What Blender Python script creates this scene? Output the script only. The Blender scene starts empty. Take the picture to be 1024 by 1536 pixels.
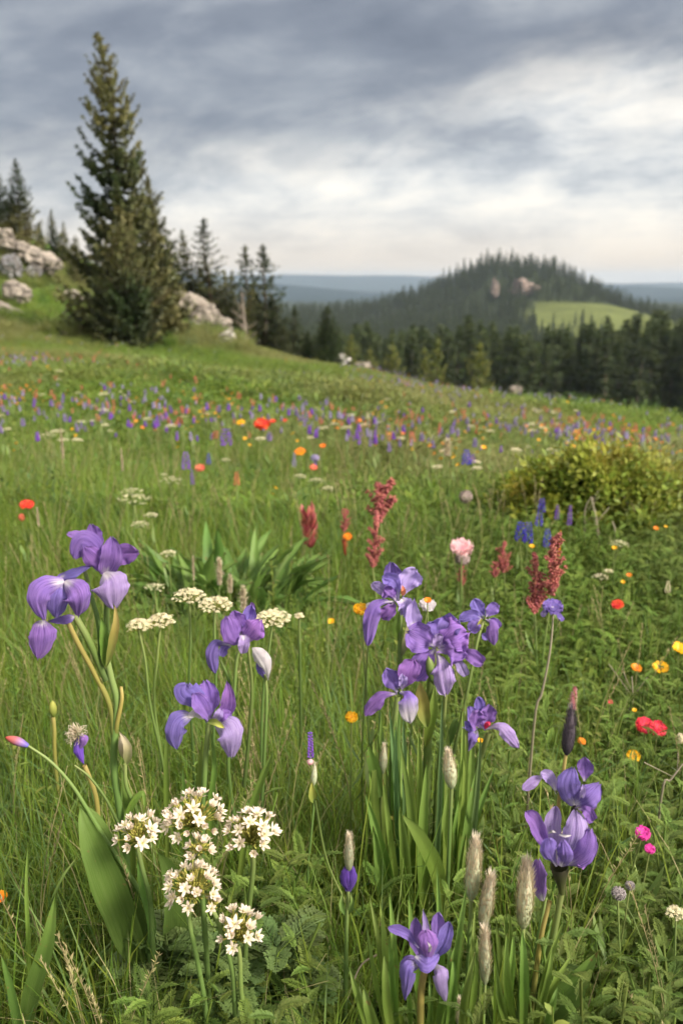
import bpy, math, random
import numpy as np
from mathutils import Vector
random.seed(7); np.random.seed(7)
rnd=random.random
def U(a,b): return a+(b-a)*random.random()
SC=bpy.context.scene; COL=SC.collection
PITCH=math.radians(14.5); CZ=1.2; F=1330.0
R=math.radians
SKYGAIN=.63; SUNE=4.3; EXPO=0.68; HAZE=1.7e-4
NG1,NG2,NF,NH,NC1,NC2=7400,11500,8000,2000,10000,15500
# ------------------------------------------------------------------ terrain
def sm(a,b,x):
    t=np.clip((x-a)/(b-a),0,1); return t*t*(3-2*t)
def softplus(x,k): return k*np.log1p(np.exp(np.clip(x/k,-30,30)))
RX=[-400,-60,-6,23,51,79,98,117,150,173,190,204,230,700]
RZ=[0,0,2,5,14,25,35,38,34,20,9,2,0,0]
def H(x,y):
    x=np.asarray(x,float); y=np.asarray(y,float)
    g=np.interp(y,[0,4,10,20,28,40,60],[0,-.03,-.25,-.9,-1.35,-1.7,-2.2])
    c=np.interp(y,[0,5,20,30,60],[.01,.03,.09,.105,.11])
    z=g-c*np.clip(x,-40,40)+.25*np.exp(-((x+3.5)/3)**2)*sm(20,30,y)
    z=z+.36*softplus(-x-10.5,1.5)*sm(30,50,y)*(1-sm(40,80,-x)*.5)
    z=z+.05*np.sin(x*.9+y*.35)*sm(2,8,y)+.07*np.sin(y*.55-x*.4+1)*sm(4,10,y)+.03*np.sin(2.1*x+1.3*y)
    z=z-.17*sm(10,20,y)-.05*np.clip(x-.5,0,14)*sm(4,11,y)-.06*np.clip(x-1.5,0,14)*sm(12,22,y)+.28*np.exp(-((x+7)/3.5)**2)*sm(24,34,y)
    yc=22+6*sm(6,-2,x)+9*sm(-2,-9,x)+45*sm(-9,-20,x)
    t=np.clip((y-yc)/34,0,9)
    z=z-25*(1-np.exp(-t*t))
    r=np.hypot(x,y)
    V=-27+3*np.sin(x*.01+1)*np.cos(y*.008)
    V=V+np.interp(x,RX,RZ)*np.exp(-((y-650)/135)**2)
    V=V+9.2*np.exp(-((x-135)/62)**2-((y-475)/55)**2)
    xs=x/np.maximum(y,1)
    V=V+(22+7*np.sin(x*.004+2)+3*np.sin(x*.013))*np.exp(-((y-1900)/260)**2)*sm(.12,-.1,xs)
    V=V+(20+6*np.sin(x*.004+.5))*np.exp(-((y-2300)/300)**2)*sm(.22,.32,xs)
    V=V+(66-10*sm(-.05,.10,xs)-30*sm(.03,.25,xs)+5*np.sin(x*.002)+2*np.sin(x*.009))*np.exp(-((y-4300)/600)**2)
    w=sm(70,150,r)
    return z*(1-w)+V*w
def h1(x,y): return float(H(x,y))
def P(px,py,D):
    v=(768-py)/F; u=(px-512)/F
    dy=math.cos(PITCH)+v*math.sin(PITCH); dz=v*math.cos(PITCH)-math.sin(PITCH)
    k=D/dy
    return np.array([u*k,D,CZ+dz*k])
def solveD(px,py,h,lo=.7,hi=40.):
    """distance at which a thing of height h standing on the ground tops out on this sight line"""
    prev=None
    D=lo
    while D<hi:
        p=P(px,py,D); d=p[2]-h1(p[0],p[1])-h
        if d<=0: return D
        D*=1.01
    return hi
def unit(v):
    v=np.asarray(v,float); n=np.linalg.norm(v); return v/n if n>1e-9 else v
# ------------------------------------------------------------------ mesh builder
ORG={}
class MB:
    def __init__(s): s.v=[]; s.f=[]; s.t=[]; s.q=[]; s.r=[]; s.m=[]; s.n=0
    def add(s,V,Fc,t=0.,q=0.,r=0.,m=0):
        V=np.asarray(V,float).reshape(-1,3); k=len(V)
        s.v.append(V)
        s.t.append(np.broadcast_to(np.asarray(t,float),(k,)).copy()); s.q.append(np.broadcast_to(np.asarray(q,float),(k,)).copy())
        s.r.append(np.full(k,float(r)))
        for f in Fc: s.f.append(tuple(i+s.n for i in f)); s.m.append(m)
        s.n+=k
    def grid(s,G,t,q,r=0.,m=0,closed=False):
        a,b=G.shape[:2]; Fc=[]
        for i in range(a-1):
            for j in range(b if closed else b-1):
                j2=(j+1)%b
                Fc.append((i*b+j,i*b+j2,(i+1)*b+j2,(i+1)*b+j))
        s.add(G.reshape(-1,3),Fc,np.asarray(t).reshape(-1),np.asarray(q).reshape(-1),r,m)
    def merge(s,o,M=None,off=(0,0,0),r=None,m=None):
        if not o.n: return
        V=np.concatenate(o.v)
        if M is not None: V=V@np.asarray(M).T
        V=V+np.asarray(off)
        s.v.append(V); s.t.append(np.concatenate(o.t)); s.q.append(np.concatenate(o.q))
        s.r.append(np.concatenate(o.r) if r is None else np.full(len(V),float(r)))
        s.f+= [tuple(i+s.n for i in f) for f in o.f]; s.m+= o.m if m is None else [m]*len(o.m); s.n+=len(V)
    def mesh(s,name,mats,org=(0,0,0),smooth=True):
        me=bpy.data.meshes.new(name)
        V=np.concatenate(s.v)-np.asarray(org) if s.v else np.zeros((0,3))
        nl=sum(len(f) for f in s.f)
        me.vertices.add(len(V)); me.vertices.foreach_set('co',V.astype('f').ravel())
        me.loops.add(nl); me.loops.foreach_set('vertex_index',np.fromiter((i for f in s.f for i in f),'i',nl))
        me.polygons.add(len(s.f))
        L=np.array([len(f) for f in s.f],'i'); st=np.concatenate([[0],np.cumsum(L)[:-1]]).astype('i')
        me.polygons.foreach_set('loop_start',st)
        me.polygons.foreach_set('material_index',np.array(s.m,'i'))
        me.polygons.foreach_set('use_smooth',np.full(len(s.f),smooth))
        for nm,A in (('t',s.t),('q',s.q),('r',s.r)):
            a=me.attributes.new(nm,'FLOAT','POINT'); a.data.foreach_set('value',np.concatenate(A).astype('f'))
        me.update(calc_edges=True); me.validate()
        for mm in (mats if isinstance(mats,(list,tuple)) else [mats]): me.materials.append(mm)
        return me
    def build(s,name,mats,parent=None,label=None,smooth=True,link=True,org=None):
        if org is None: org=ORG.get(parent.name,(0,0,0)) if parent else (0,0,0)
        o=bpy.data.objects.new(name,s.mesh(name,mats,org,smooth))
        if link: COL.objects.link(o)
        if parent: o.parent=parent
        ORG[o.name]=org
        if label: o['label']=label
        return o
def tag(o,label=None,cat=None,group=None,kind=None):
    if label: o['label']=label
    if cat: o['category']=cat
    if group: o['group']=group
    if kind: o['kind']=kind
    return o
def thing(name,label,cat,loc,group=None):
    o=bpy.data.objects.new(name,None); COL.objects.link(o); o.empty_display_size=.05
    o.location=[float(a) for a in loc]; ORG[o.name]=tuple(float(a) for a in loc)
    return tag(o,label,cat,group)
def copy_tree(o,parent=None):
    c=o.copy(); COL.objects.link(c)
    if parent: c.parent=parent
    for ch in list(o.children): copy_tree(ch,c)
    return c
# ------------------------------------------------------------------ materials
def nt(name):
    m=bpy.data.materials.new(name); m.use_nodes=True; t=m.node_tree; t.nodes.clear()
    out=t.nodes.new('ShaderNodeOutputMaterial'); return m,t,out
def N(t,ty,**k):
    n=t.nodes.new(ty)
    for a,b in k.items(): setattr(n,a,b)
    return n
def ramp(t,stops,fac,interp='LINEAR'):
    n=N(t,'ShaderNodeValToRGB'); n.color_ramp.interpolation=interp; el=n.color_ramp.elements
    while len(el)<len(stops): el.new(.5)
    for e,(p,c) in zip(el,stops): e.position=p; e.color=(*c,1) if len(c)==3 else c
    t.links.new(fac,n.inputs[0]); return n.outputs[0]
def attr(t,nm): n=N(t,'ShaderNodeAttribute',attribute_name=nm); return n.outputs['Fac']
def math_(t,op,a,b=None,c=None):
    n=N(t,'ShaderNodeMath',operation=op)
    for i,x in enumerate((a,b,c)):
        if x is None: continue
        if hasattr(x,'is_output'): t.links.new(x,n.inputs[i])
        else: n.inputs[i].default_value=x
    return n.outputs[0]
def mixc(t,f,a,b,bt='MIX'):
    n=N(t,'ShaderNodeMix',data_type='RGBA',blend_type=bt)
    for i,x in ((0,f),(6,a),(7,b)):
        if hasattr(x,'is_output'): t.links.new(x,n.inputs[i])
        elif i==0: n.inputs[0].default_value=x
        else: n.inputs[i].default_value=(*x,1)
    return n.outputs[2]
def noise(t,vec,scale,detail=3,rough=.55,dist=0.):
    n=N(t,'ShaderNodeTexNoise'); n.inputs['Scale'].default_value=scale; n.inputs['Detail'].default_value=detail
    n.inputs['Roughness'].default_value=rough; n.inputs['Distortion'].default_value=dist
    if vec is not None: t.links.new(vec,n.inputs['Vector'])
    return n.outputs['Fac']
def finish(t,out,col,rough=.5,trans=0.,spec=.4,tcol=None,bump=None,bstr=.2,bdist=.001,sheen=0.):
    p=N(t,'ShaderNodeBsdfPrincipled'); t.links.new(col,p.inputs['Base Color'])
    p.inputs['Roughness'].default_value=rough; p.inputs['Specular IOR Level'].default_value=spec
    if sheen: p.inputs['Sheen Weight'].default_value=sheen
    if bump is not None:
        b=N(t,'ShaderNodeBump'); b.inputs['Strength'].default_value=bstr; b.inputs['Distance'].default_value=bdist
        t.links.new(bump,b.inputs['Height']); t.links.new(b.outputs[0],p.inputs['Normal'])
    s=p.outputs[0]
    if trans:
        tr=N(t,'ShaderNodeBsdfTranslucent'); t.links.new(tcol if tcol is not None else col,tr.inputs[0])
        mx=N(t,'ShaderNodeMixShader'); mx.inputs[0].default_value=trans
        t.links.new(s,mx.inputs[1]); t.links.new(tr.outputs[0],mx.inputs[2]); s=mx.outputs[0]
    t.links.new(s,out.inputs['Surface'])
def leafmat(name,stops,trans=.35,rough=.55,hv=.03,vv=.35,patch=None,patchcol=None,veins=0.,spec=.35,sat=1.0):
    """colour along the leaf from its base (t=0) to its tip (t=1), varied plant by plant and over the meadow"""
    m,t,out=nt(name)
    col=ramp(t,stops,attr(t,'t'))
    oi=N(t,'ShaderNodeObjectInfo'); r=attr(t,'r')
    mix=math_(t,'FRACT',math_(t,'ADD',math_(t,'MULTIPLY',oi.outputs['Random'],3.7),r))
    geo=N(t,'ShaderNodeNewGeometry')
    if patch:
        nz=noise(t,geo.outputs['Position'],patch,3)
        f=math_(t,'MULTIPLY',math_(t,'SUBTRACT',nz,.42),4.5); f=math_(t,'MINIMUM',math_(t,'MAXIMUM',f,0.),.85)
        col=mixc(t,f,col,patchcol)
        n2=noise(t,geo.outputs['Position'],.13,3)
        f2=math_(t,'MINIMUM',math_(t,'MAXIMUM',math_(t,'MULTIPLY_ADD',n2,7.,-3.2),0.),.7)
        col=mixc(t,f2,col,(.26,.245,.10))
    hs=N(t,'ShaderNodeHueSaturation'); t.links.new(col,hs.inputs['Color'])
    t.links.new(math_(t,'MULTIPLY_ADD',mix,hv*2,.5-hv),hs.inputs['Hue'])
    m2=math_(t,'FRACT',math_(t,'MULTIPLY',mix,7.3))
    t.links.new(math_(t,'MULTIPLY_ADD',m2,vv*2,1-vv),hs.inputs['Value']); hs.inputs['Saturation'].default_value=sat
    col=hs.outputs[0]; bump=None
    if veins:
        cv=N(t,'ShaderNodeCombineXYZ'); t.links.new(math_(t,'MULTIPLY',attr(t,'q'),veins*1.6),cv.inputs[0]); t.links.new(math_(t,'MULTIPLY',attr(t,'t'),1.2),cv.inputs[1]); t.links.new(math_(t,'MULTIPLY',r,9.),cv.inputs[2]); w=math_(t,'MULTIPLY_ADD',noise(t,cv.outputs[0],1.6,5,.65),4.,-2.); bump=w
        col=mixc(t,math_(t,'MAXIMUM',math_(t,'MULTIPLY_ADD',w,.16,.10),0.),col,(.22,.28,.10))
    if veins:   # dry tips and brown flecks
        sp=noise(t,geo.outputs['Position'],70.,3); tp=math_(t,'MULTIPLY_ADD',attr(t,'t'),9.,-8.3)
        sf=math_(t,'MULTIPLY_ADD',sp,14.,-9.4); sf=math_(t,'ADD',sf,math_(t,'MAXIMUM',math_(t,'MULTIPLY',tp,4.),0.))
        sf=math_(t,'MINIMUM',math_(t,'MAXIMUM',sf,0.),.7); col=mixc(t,sf,col,(.23,.15,.06))
    finish(t,out,col,rough,trans,spec,bump=bump,bstr=.35,bdist=.0006)
    return m
def petalmat(name,base,edge,deep,throat=(.8,.75,.8),th=.22,trans=.3,vein=1.,pale_tip=0.):
    """iris petal: a pale streaked throat, dark fine veins running to the edge"""
    m,t,out=nt(name)
    T=attr(t,'t'); q=attr(t,'q'); r=attr(t,'r')
    cx=N(t,'ShaderNodeCombineXYZ'); t.links.new(math_(t,'MULTIPLY',q,14.),cx.inputs[0]); t.links.new(math_(t,'MULTIPLY',T,.8),cx.inputs[1]); t.links.new(math_(t,'MULTIPLY',r,17.),cx.inputs[2])
    v=noise(t,cx.outputs[0],2.2,4,.6)
    geo=N(t,'ShaderNodeNewGeometry'); cl=noise(t,geo.outputs['Position'],55.,2)
    col=mixc(t,math_(t,'MULTIPLY_ADD',cl,2.2,-.6),base,edge)
    aq=math_(t,'ABSOLUTE',q)
    vf=math_(t,'MULTIPLY',math_(t,'MINIMUM',math_(t,'MAXIMUM',math_(t,'MULTIPLY_ADD',v,7.,-3.6),0.),1.),vein)
    col=mixc(t,vf,col,deep)
    # throat
    tf=math_(t,'SUBTRACT',th,math_(t,'ADD',T,math_(t,'MULTIPLY_ADD',v,.5,-.25)))
    tf=math_(t,'MINIMUM',math_(t,'MAXIMUM',math_(t,'MULTIPLY',tf,7.),0.),1.)
    tf=math_(t,'MULTIPLY',tf,math_(t,'MAXIMUM',math_(t,'MULTIPLY_ADD',aq,-1.1,1.),0.))
    col=mixc(t,tf,col,throat)
    if pale_tip:
        pf=math_(t,'MULTIPLY',math_(t,'SUBTRACT',T,.4),2.2); pf=math_(t,'ADD',pf,math_(t,'MULTIPLY_ADD',v,1.2,-.6))
        pf=math_(t,'MINIMUM',math_(t,'MAXIMUM',pf,0.),pale_tip); col=mixc(t,pf,col,(.72,.66,.74))
    hs=N(t,'ShaderNodeHueSaturation'); t.links.new(col,hs.inputs['Color'])
    t.links.new(math_(t,'MULTIPLY_ADD',math_(t,'FRACT',math_(t,'MULTIPLY',r,5.1)),.02,.49),hs.inputs['Hue'])
    t.links.new(math_(t,'MULTIPLY_ADD',math_(t,'FRACT',math_(t,'MULTIPLY',r,3.3)),.35,.84),hs.inputs['Value'])
    finish(t,out,hs.outputs[0],.62,trans,.22,bump=v,bstr=.8,bdist=.0022,sheen=.12)
    return m
G_=lambda *a:a
M={}
M['grass']=leafmat('grass_blade',[(0,(.030,.053,.008)),(.35,(.105,.190,.018)),(1,(.25,.35,.055))],.42,.5,.025,.35,.55,(.18,.26,.04))  # shade painted in: blade feet darkened, tips brightened for deeper contrast
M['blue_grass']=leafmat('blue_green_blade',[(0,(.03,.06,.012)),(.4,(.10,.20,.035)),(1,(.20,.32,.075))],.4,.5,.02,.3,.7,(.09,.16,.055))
M['straw']=leafmat('straw_blade',[(0,(.10,.14,.04)),(1,(.42,.36,.18))],.3,.6,.02,.3)
M['feather']=leafmat('feathery_leaf',[(0,(.03,.06,.010)),(.5,(.12,.21,.026)),(1,(.25,.34,.07))],.35,.6,.02,.35,.8,(.15,.22,.05))
M['herb']=leafmat('herb_leaf',[(0,(.03,.06,.010)),(.5,(.115,.21,.02)),(1,(.23,.33,.05))],.35,.5,.025,.35,.6,(.22,.24,.06))
M['broad']=leafmat('broad_leaf',[(0,(.05,.10,.018)),(.6,(.095,.19,.035)),(1,(.15,.27,.055))],.32,.48,.015,.2,None,None,6.)
M['sword']=leafmat('sword_leaf',[(0,(.14,.20,.03)),(.4,(.15,.26,.04)),(1,(.22,.34,.08))],.38,.42,.02,.28,None,None,7.)
M['blue_sword']=leafmat('blue_green_sword_leaf',[(0,(.12,.18,.05)),(.4,(.10,.19,.06)),(1,(.16,.27,.11))],.38,.45,.02,.25,None,None,7.)
M['stem']=leafmat('green_stem',[(0,(.07,.12,.03)),(.6,(.15,.23,.06)),(1,(.24,.29,.10))],.12,.5,.015,.18)
M['yellowstem']=leafmat('yellow_spathe',[(0,(.16,.22,.05)),(.5,(.40,.34,.09)),(1,(.55,.44,.16))],.25,.5,.01,.15,None,None,4.)
M['darkstem']=leafmat('dark_calyx',[(0,(.09,.11,.03)),(1,(.05,.045,.03))],.1,.6,.01,.1)
M['paleleaf']=leafmat('pale_bud_scale',[(0,(.20,.26,.09)),(.5,(.45,.42,.24)),(1,(.62,.55,.42))],.3,.6,.02,.25,None,None,5.)
M['fluff']=leafmat('fluffy_seed_hair',[(0,(.30,.34,.17)),(.45,(.58,.48,.32)),(1,(.85,.76,.64))],.3,.7,.02,.3)
M['silver']=leafmat('silver_green_scale',[(0,(.33,.39,.22)),(1,(.58,.58,.44))],.2,.7,.02,.3)
M['darkfluff']=leafmat('dark_seed_hair',[(0,(.035,.03,.045)),(1,(.20,.16,.20))],.1,.7,.02,.3)
M['white']=leafmat('cream_petal',[(0,(.58,.56,.26)),(.35,(.80,.71,.56)),(1,(.87,.75,.67))],.3,.5,.02,.12,spec=.3)
M['umbelwhite']=leafmat('tiny_cream_petal',[(0,(.50,.52,.18)),(.4,(.80,.73,.50)),(1,(.85,.76,.62))],.3,.5,.02,.15,spec=.3)
M['bud_y']=leafmat('yellow_green_bud',[(0,(.20,.26,.05)),(1,(.52,.48,.12))],.3,.5,.02,.2)
IR=dict(base=(.30,.13,.62),edge=(.22,.10,.58),deep=(.12,.05,.36))
M['iris']=petalmat('violet_petal',(.33,.19,.57),(.26,.15,.54),(.11,.045,.28))
M['iris_pale']=petalmat('lilac_petal',(.52,.40,.74),(.43,.32,.70),(.22,.12,.44),th=.3)
M['iris_mag']=petalmat('magenta_violet_petal',(.34,.17,.55),(.30,.16,.55),(.12,.04,.27))
M['iris_white']=petalmat('white_tipped_petal',(.25,.15,.62),(.3,.2,.66),(.14,.07,.42),pale_tip=.95)
M['iris_cream']=petalmat('white_petal',(.72,.68,.68),(.62,.58,.64),(.42,.36,.45),vein=.4)
M['iris_blue']=petalmat('blue_violet_petal',(.27,.19,.58),(.22,.16,.54),(.085,.045,.28))
M['yellow']=leafmat('yellow_petal',[(0,(.75,.28,.01)),(.5,(.85,.46,.015)),(1,(.88,.55,.02))],.3,.45,.015,.12)
M['orange']=leafmat('orange_petal',[(0,(.75,.20,.01)),(1,(.88,.30,.02))],.3,.45,.02,.15)
M['coral']=leafmat('coral_petal',[(0,(.55,.20,.10)),(1,(.80,.20,.13))],.3,.5,.02,.2)
M['red']=leafmat('scarlet_petal',[(0,(.55,.03,.01)),(1,(.75,.07,.03))],.3,.45,.015,.15)
M['crimson']=leafmat('crimson_bract',[(0,(.26,.08,.06)),(.5,(.44,.10,.10)),(1,(.60,.23,.20))],.25,.55,.02,.3)
M['redpink']=leafmat('rose_red_petal',[(0,(.45,.01,.03)),(1,(.85,.07,.13))],.3,.5,.01,.12)
M['magenta']=leafmat('magenta_petal',[(0,(.45,.02,.25)),(1,(.78,.08,.45))],.3,.5,.015,.12)
M['pink']=leafmat('pink_petal',[(0,(.65,.18,.25)),(.6,(.82,.40,.45)),(1,(.85,.60,.62))],.3,.5,.01,.1)
M['lupine']=leafmat('violet_floret',[(0,(.28,.24,.36)),(1,(.27,.21,.45))],.25,.5,.03,.3)
M['blue']=leafmat('deep_blue_floret',[(0,(.04,.02,.34)),(1,(.075,.04,.60))],.2,.5,.015,.25)
M['purple']=leafmat('purple_floret',[(0,(.16,.06,.42)),(1,(.28,.11,.62))],.25,.5,.02,.25)
M['lilac']=leafmat('lilac_floret',[(0,(.30,.26,.5)),(1,(.45,.40,.62))],.25,.5,.03,.2)
M['dusty']=leafmat('dusty_pink_floret',[(0,(.20,.20,.12)),(1,(.46,.34,.36))],.2,.6,.03,.3)
M['orange_far']=leafmat('soft_orange_petal',[(0,(.70,.22,.03)),(1,(.84,.36,.05))],.3,.5,.03,.25)
M['coral_far']=leafmat('soft_coral_petal',[(0,(.52,.20,.12)),(1,(.74,.28,.20))],.3,.5,.03,.25)
M['greyhead']=leafmat('grey_seed_scale',[(0,(.06,.05,.05)),(.6,(.22,.19,.20)),(1,(.50,.45,.45))],.1,.7,.02,.35)
M['dry']=leafmat('dry_twig',[(0,(.20,.18,.11)),(1,(.44,.38,.29))],.1,.7,.01,.15)
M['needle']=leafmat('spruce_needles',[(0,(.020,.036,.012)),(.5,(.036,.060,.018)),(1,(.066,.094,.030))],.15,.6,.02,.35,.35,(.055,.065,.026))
M['needle_yg']=leafmat('young_conifer_needles',[(0,(.07,.095,.02)),(1,(.20,.22,.05))],.15,.6,.02,.3)
M['needle_brown']=leafmat('brown_shrub_twigs',[(0,(.05,.035,.02)),(1,(.13,.09,.05))],.12,.7,.02,.3)
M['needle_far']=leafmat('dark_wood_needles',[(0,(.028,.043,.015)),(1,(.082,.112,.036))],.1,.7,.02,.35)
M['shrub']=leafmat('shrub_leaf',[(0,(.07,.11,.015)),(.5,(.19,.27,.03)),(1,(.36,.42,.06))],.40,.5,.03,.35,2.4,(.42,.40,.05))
def barkmat(name,c0,c1,sc=14.):
    m,t,out=nt(name); tc=N(t,'ShaderNodeTexCoord'); mp=N(t,'ShaderNodeMapping'); mp.inputs['Scale'].default_value=(1,1,.2)
    t.links.new(tc.outputs['Object'],mp.inputs[0]); n=noise(t,mp.outputs[0],sc,5,.7)
    finish(t,out,ramp(t,[(.3,c0),(.7,c1)],n),.9,0,.1,bump=n,bstr=.8,bdist=.02); return m
M['bark']=barkmat('spruce_bark',(.05,.04,.03),(.17,.14,.11)); M['deadbark']=barkmat('grey_dead_wood',(.14,.12,.10),(.34,.29,.25))
def rockmat(name,a,b,c,sc=1.):
    m,t,out=nt(name); tc=N(t,'ShaderNodeTexCoord'); v=tc.outputs['Object']
    n=noise(t,v,.9*sc,6,.65,.4); n2=noise(t,v,7*sc,4,.7)
    col=ramp(t,[(.28,c),(.42,a),(.62,b),(.8,a)],n)
    col=mixc(t,math_(t,'MULTIPLY_ADD',n2,1.6,-.6),col,c)
    vo=N(t,'ShaderNodeTexVoronoi',feature='DISTANCE_TO_EDGE'); vo.inputs['Scale'].default_value=.8*sc; t.links.new(v,vo.inputs['Vector'])
    cr=math_(t,'MINIMUM',math_(t,'MULTIPLY',vo.outputs['Distance'],14.),1.)
    col=mixc(t,cr,(.09,.08,.07),col)
    finish(t,out,col,.9,0,.15,bump=math_(t,'ADD',math_(t,'MULTIPLY',n,.6),math_(t,'MULTIPLY',n2,.4)),bstr=1.,bdist=.12/sc); return m
M['pinkrock']=rockmat('pink_granite',(.30,.26,.225),(.44,.39,.34),(.12,.115,.105))
M['palerock']=rockmat('pale_granite',(.52,.49,.46),(.70,.68,.66),(.30,.28,.26),2.)
M['greyrock']=rockmat('grey_granite',(.20,.20,.22),(.33,.32,.33),(.10,.10,.10))
# ------------------------------------------------------------------ camera, sky, sun
cam=bpy.data.cameras.new('camera'); co=bpy.data.objects.new('camera',cam); COL.objects.link(co)
co.location=(0,0,CZ); co.rotation_euler=(math.pi/2-PITCH,0,0)
cam.sensor_fit='VERTICAL'; cam.sensor_height=36; cam.sensor_width=24; cam.lens=F/1536*36
cam.clip_start=.05; cam.clip_end=20000
cam.dof.use_dof=True; cam.dof.focus_distance=1.32; cam.dof.aperture_fstop=4.4; cam.dof.aperture_blades=7
SC.camera=co
SUN_EL=R(38); SUN_AZ=R(128)   # azimuth measured clockwise from +Y
SC.world=bpy.data.worlds.new('World'); w=SC.world; w.use_nodes=True; t=w.node_tree; t.nodes.clear()
sky=N(t,'ShaderNodeTexSky',sky_type='NISHITA'); sky.sun_disc=False; sky.sun_elevation=SUN_EL; sky.sun_rotation=SUN_AZ
sky.air_density=1.; sky.dust_density=2.
tc=N(t,'ShaderNodeTexCoord'); sx=N(t,'ShaderNodeSeparateXYZ'); t.links.new(tc.outputs['Generated'],sx.inputs[0])
hx,hy,hz=sx.outputs
hyp=math_(t,'SQRT',math_(t,'ADD',math_(t,'MULTIPLY',hx,hx),math_(t,'MULTIPLY',hy,hy)))
e=math_(t,'DIVIDE',hz,hyp)                       # slope above the horizon
az=math_(t,'ARCTAN2',hx,hy)
# position on a cloud deck seen in perspective
dn=math_(t,'ADD',math_(t,'MAXIMUM',hz,0.),.055)
cv=N(t,'ShaderNodeCombineXYZ'); t.links.new(math_(t,'DIVIDE',hx,dn),cv.inputs[0]); t.links.new(math_(t,'DIVIDE',hy,dn),cv.inputs[1])
av=N(t,'ShaderNodeCombineXYZ'); t.links.new(math_(t,'MULTIPLY_ADD',e,.35,az),av.inputs[0]); t.links.new(math_(t,'MULTIPLY_ADD',e,2.6,math_(t,'MULTIPLY',az,-.35)),av.inputs[1])
n1=noise(t,av.outputs[0],3.2,3,.5,.3); n2=noise(t,av.outputs[0],9.,6,.55,.4)
mp=N(t,'ShaderNodeMapping'); mp.inputs['Scale'].default_value=(.35,1.4,1); mp.inputs['Rotation'].default_value=(0,0,R(18)); t.links.new(cv.outputs[0],mp.inputs[0])
n3=math_(t,'ADD',math_(t,'MULTIPLY',noise(t,mp.outputs[0],1.1,5,.55,.5),.07),math_(t,'MULTIPLY',noise(t,av.outputs[0],5.,7,.6,.25),.93))
# lower edge of the dark deck climbs towards the right
thr=math_(t,'MULTIPLY_ADD',az,.16,.122)
k=math_(t,'SUBTRACT',e,thr); k=math_(t,'ADD',k,math_(t,'MULTIPLY_ADD',n1,.16,-.08)); k=math_(t,'ADD',k,math_(t,'MULTIPLY_ADD',n2,.09,-.045))
dark=math_(t,'SMOOTH_MIN',1.,math_(t,'MAXIMUM',math_(t,'MULTIPLY_ADD',k,11.,.25),0.),.2)
lit=ramp(t,[(.36,(.50,.53,.58)),(.43,(.70,.72,.74)),(.50,(.92,.91,.88)),(.60,(1.16,1.10,1.0))],n3)
# warm strip low over the horizon
wf=math_(t,'MAXIMUM',math_(t,'SUBTRACT',1.,math_(t,'DIVIDE',math_(t,'ABSOLUTE',math_(t,'SUBTRACT',e,.015)),.085)),0.)
wf=math_(t,'MULTIPLY',math_(t,'MULTIPLY',wf,wf),math_(t,'MULTIPLY_ADD',n2,.6,.7))
lit=mixc(t,wf,lit,(1.05,.88,.70))
dk=ramp(t,[(.38,(.185,.212,.27)),(.48,(.265,.295,.355)),(.55,(.38,.41,.46)),(.64,(.58,.60,.63))],math_(t,'ADD',math_(t,'MULTIPLY',n1,.5),math_(t,'MULTIPLY',n3,.5)))
cl=mixc(t,dark,lit,dk)
# an overcast dome is brightest overhead
zb=math_(t,'MULTIPLY_ADD',math_(t,'MINIMUM',math_(t,'MAXIMUM',math_(t,'MULTIPLY_ADD',hz,2.2,-.75),0.),1.),3.0,1.)
cs=N(t,'ShaderNodeVectorMath',operation='SCALE'); t.links.new(mixc(t,math_(t,'MINIMUM',math_(t,'MAXIMUM',math_(t,'MULTIPLY_ADD',hz,3.3,-1.1),0.),1.),cl,(.40,.37,.325)),cs.inputs[0]); t.links.new(zb,cs.inputs['Scale'])
c2=N(t,'ShaderNodeVectorMath',operation='SCALE'); t.links.new(cs.outputs[0],c2.inputs[0]); c2.inputs['Scale'].default_value=SKYGAIN/.1
fin=mixc(t,.93,sky.outputs[0],c2.outputs[0])
bg=N(t,'ShaderNodeBackground'); bg.inputs['Strength'].default_value=.1; t.links.new(fin,bg.inputs[0])
wo=N(t,'ShaderNodeOutputWorld'); t.links.new(bg.outputs[0],wo.inputs[0])
sl=bpy.data.lights.new('sun','SUN'); sl.energy=SUNE; sl.angle=R(14); sl.color=(1,.90,.76)
so=bpy.data.objects.new('sun',sl); COL.objects.link(so)
sd=Vector((math.cos(SUN_EL)*math.sin(SUN_AZ),math.cos(SUN_EL)*math.cos(SUN_AZ),math.sin(SUN_EL)))
so.rotation_euler=sd.to_track_quat('Z','Y').to_euler(); so.location=(6,-4,12)
vs=SC.view_settings; vs.view_transform='Standard'; vs.look='None'; vs.exposure=EXPO; vs.gamma=1
SC.cycles.use_adaptive_sampling=True; SC.cycles.adaptive_threshold=.045; SC.cycles.max_bounces=5; SC.cycles.diffuse_bounces=3; SC.cycles.transmission_bounces=3; SC.cycles.volume_bounces=1
SC.cycles.use_denoising=True
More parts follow.
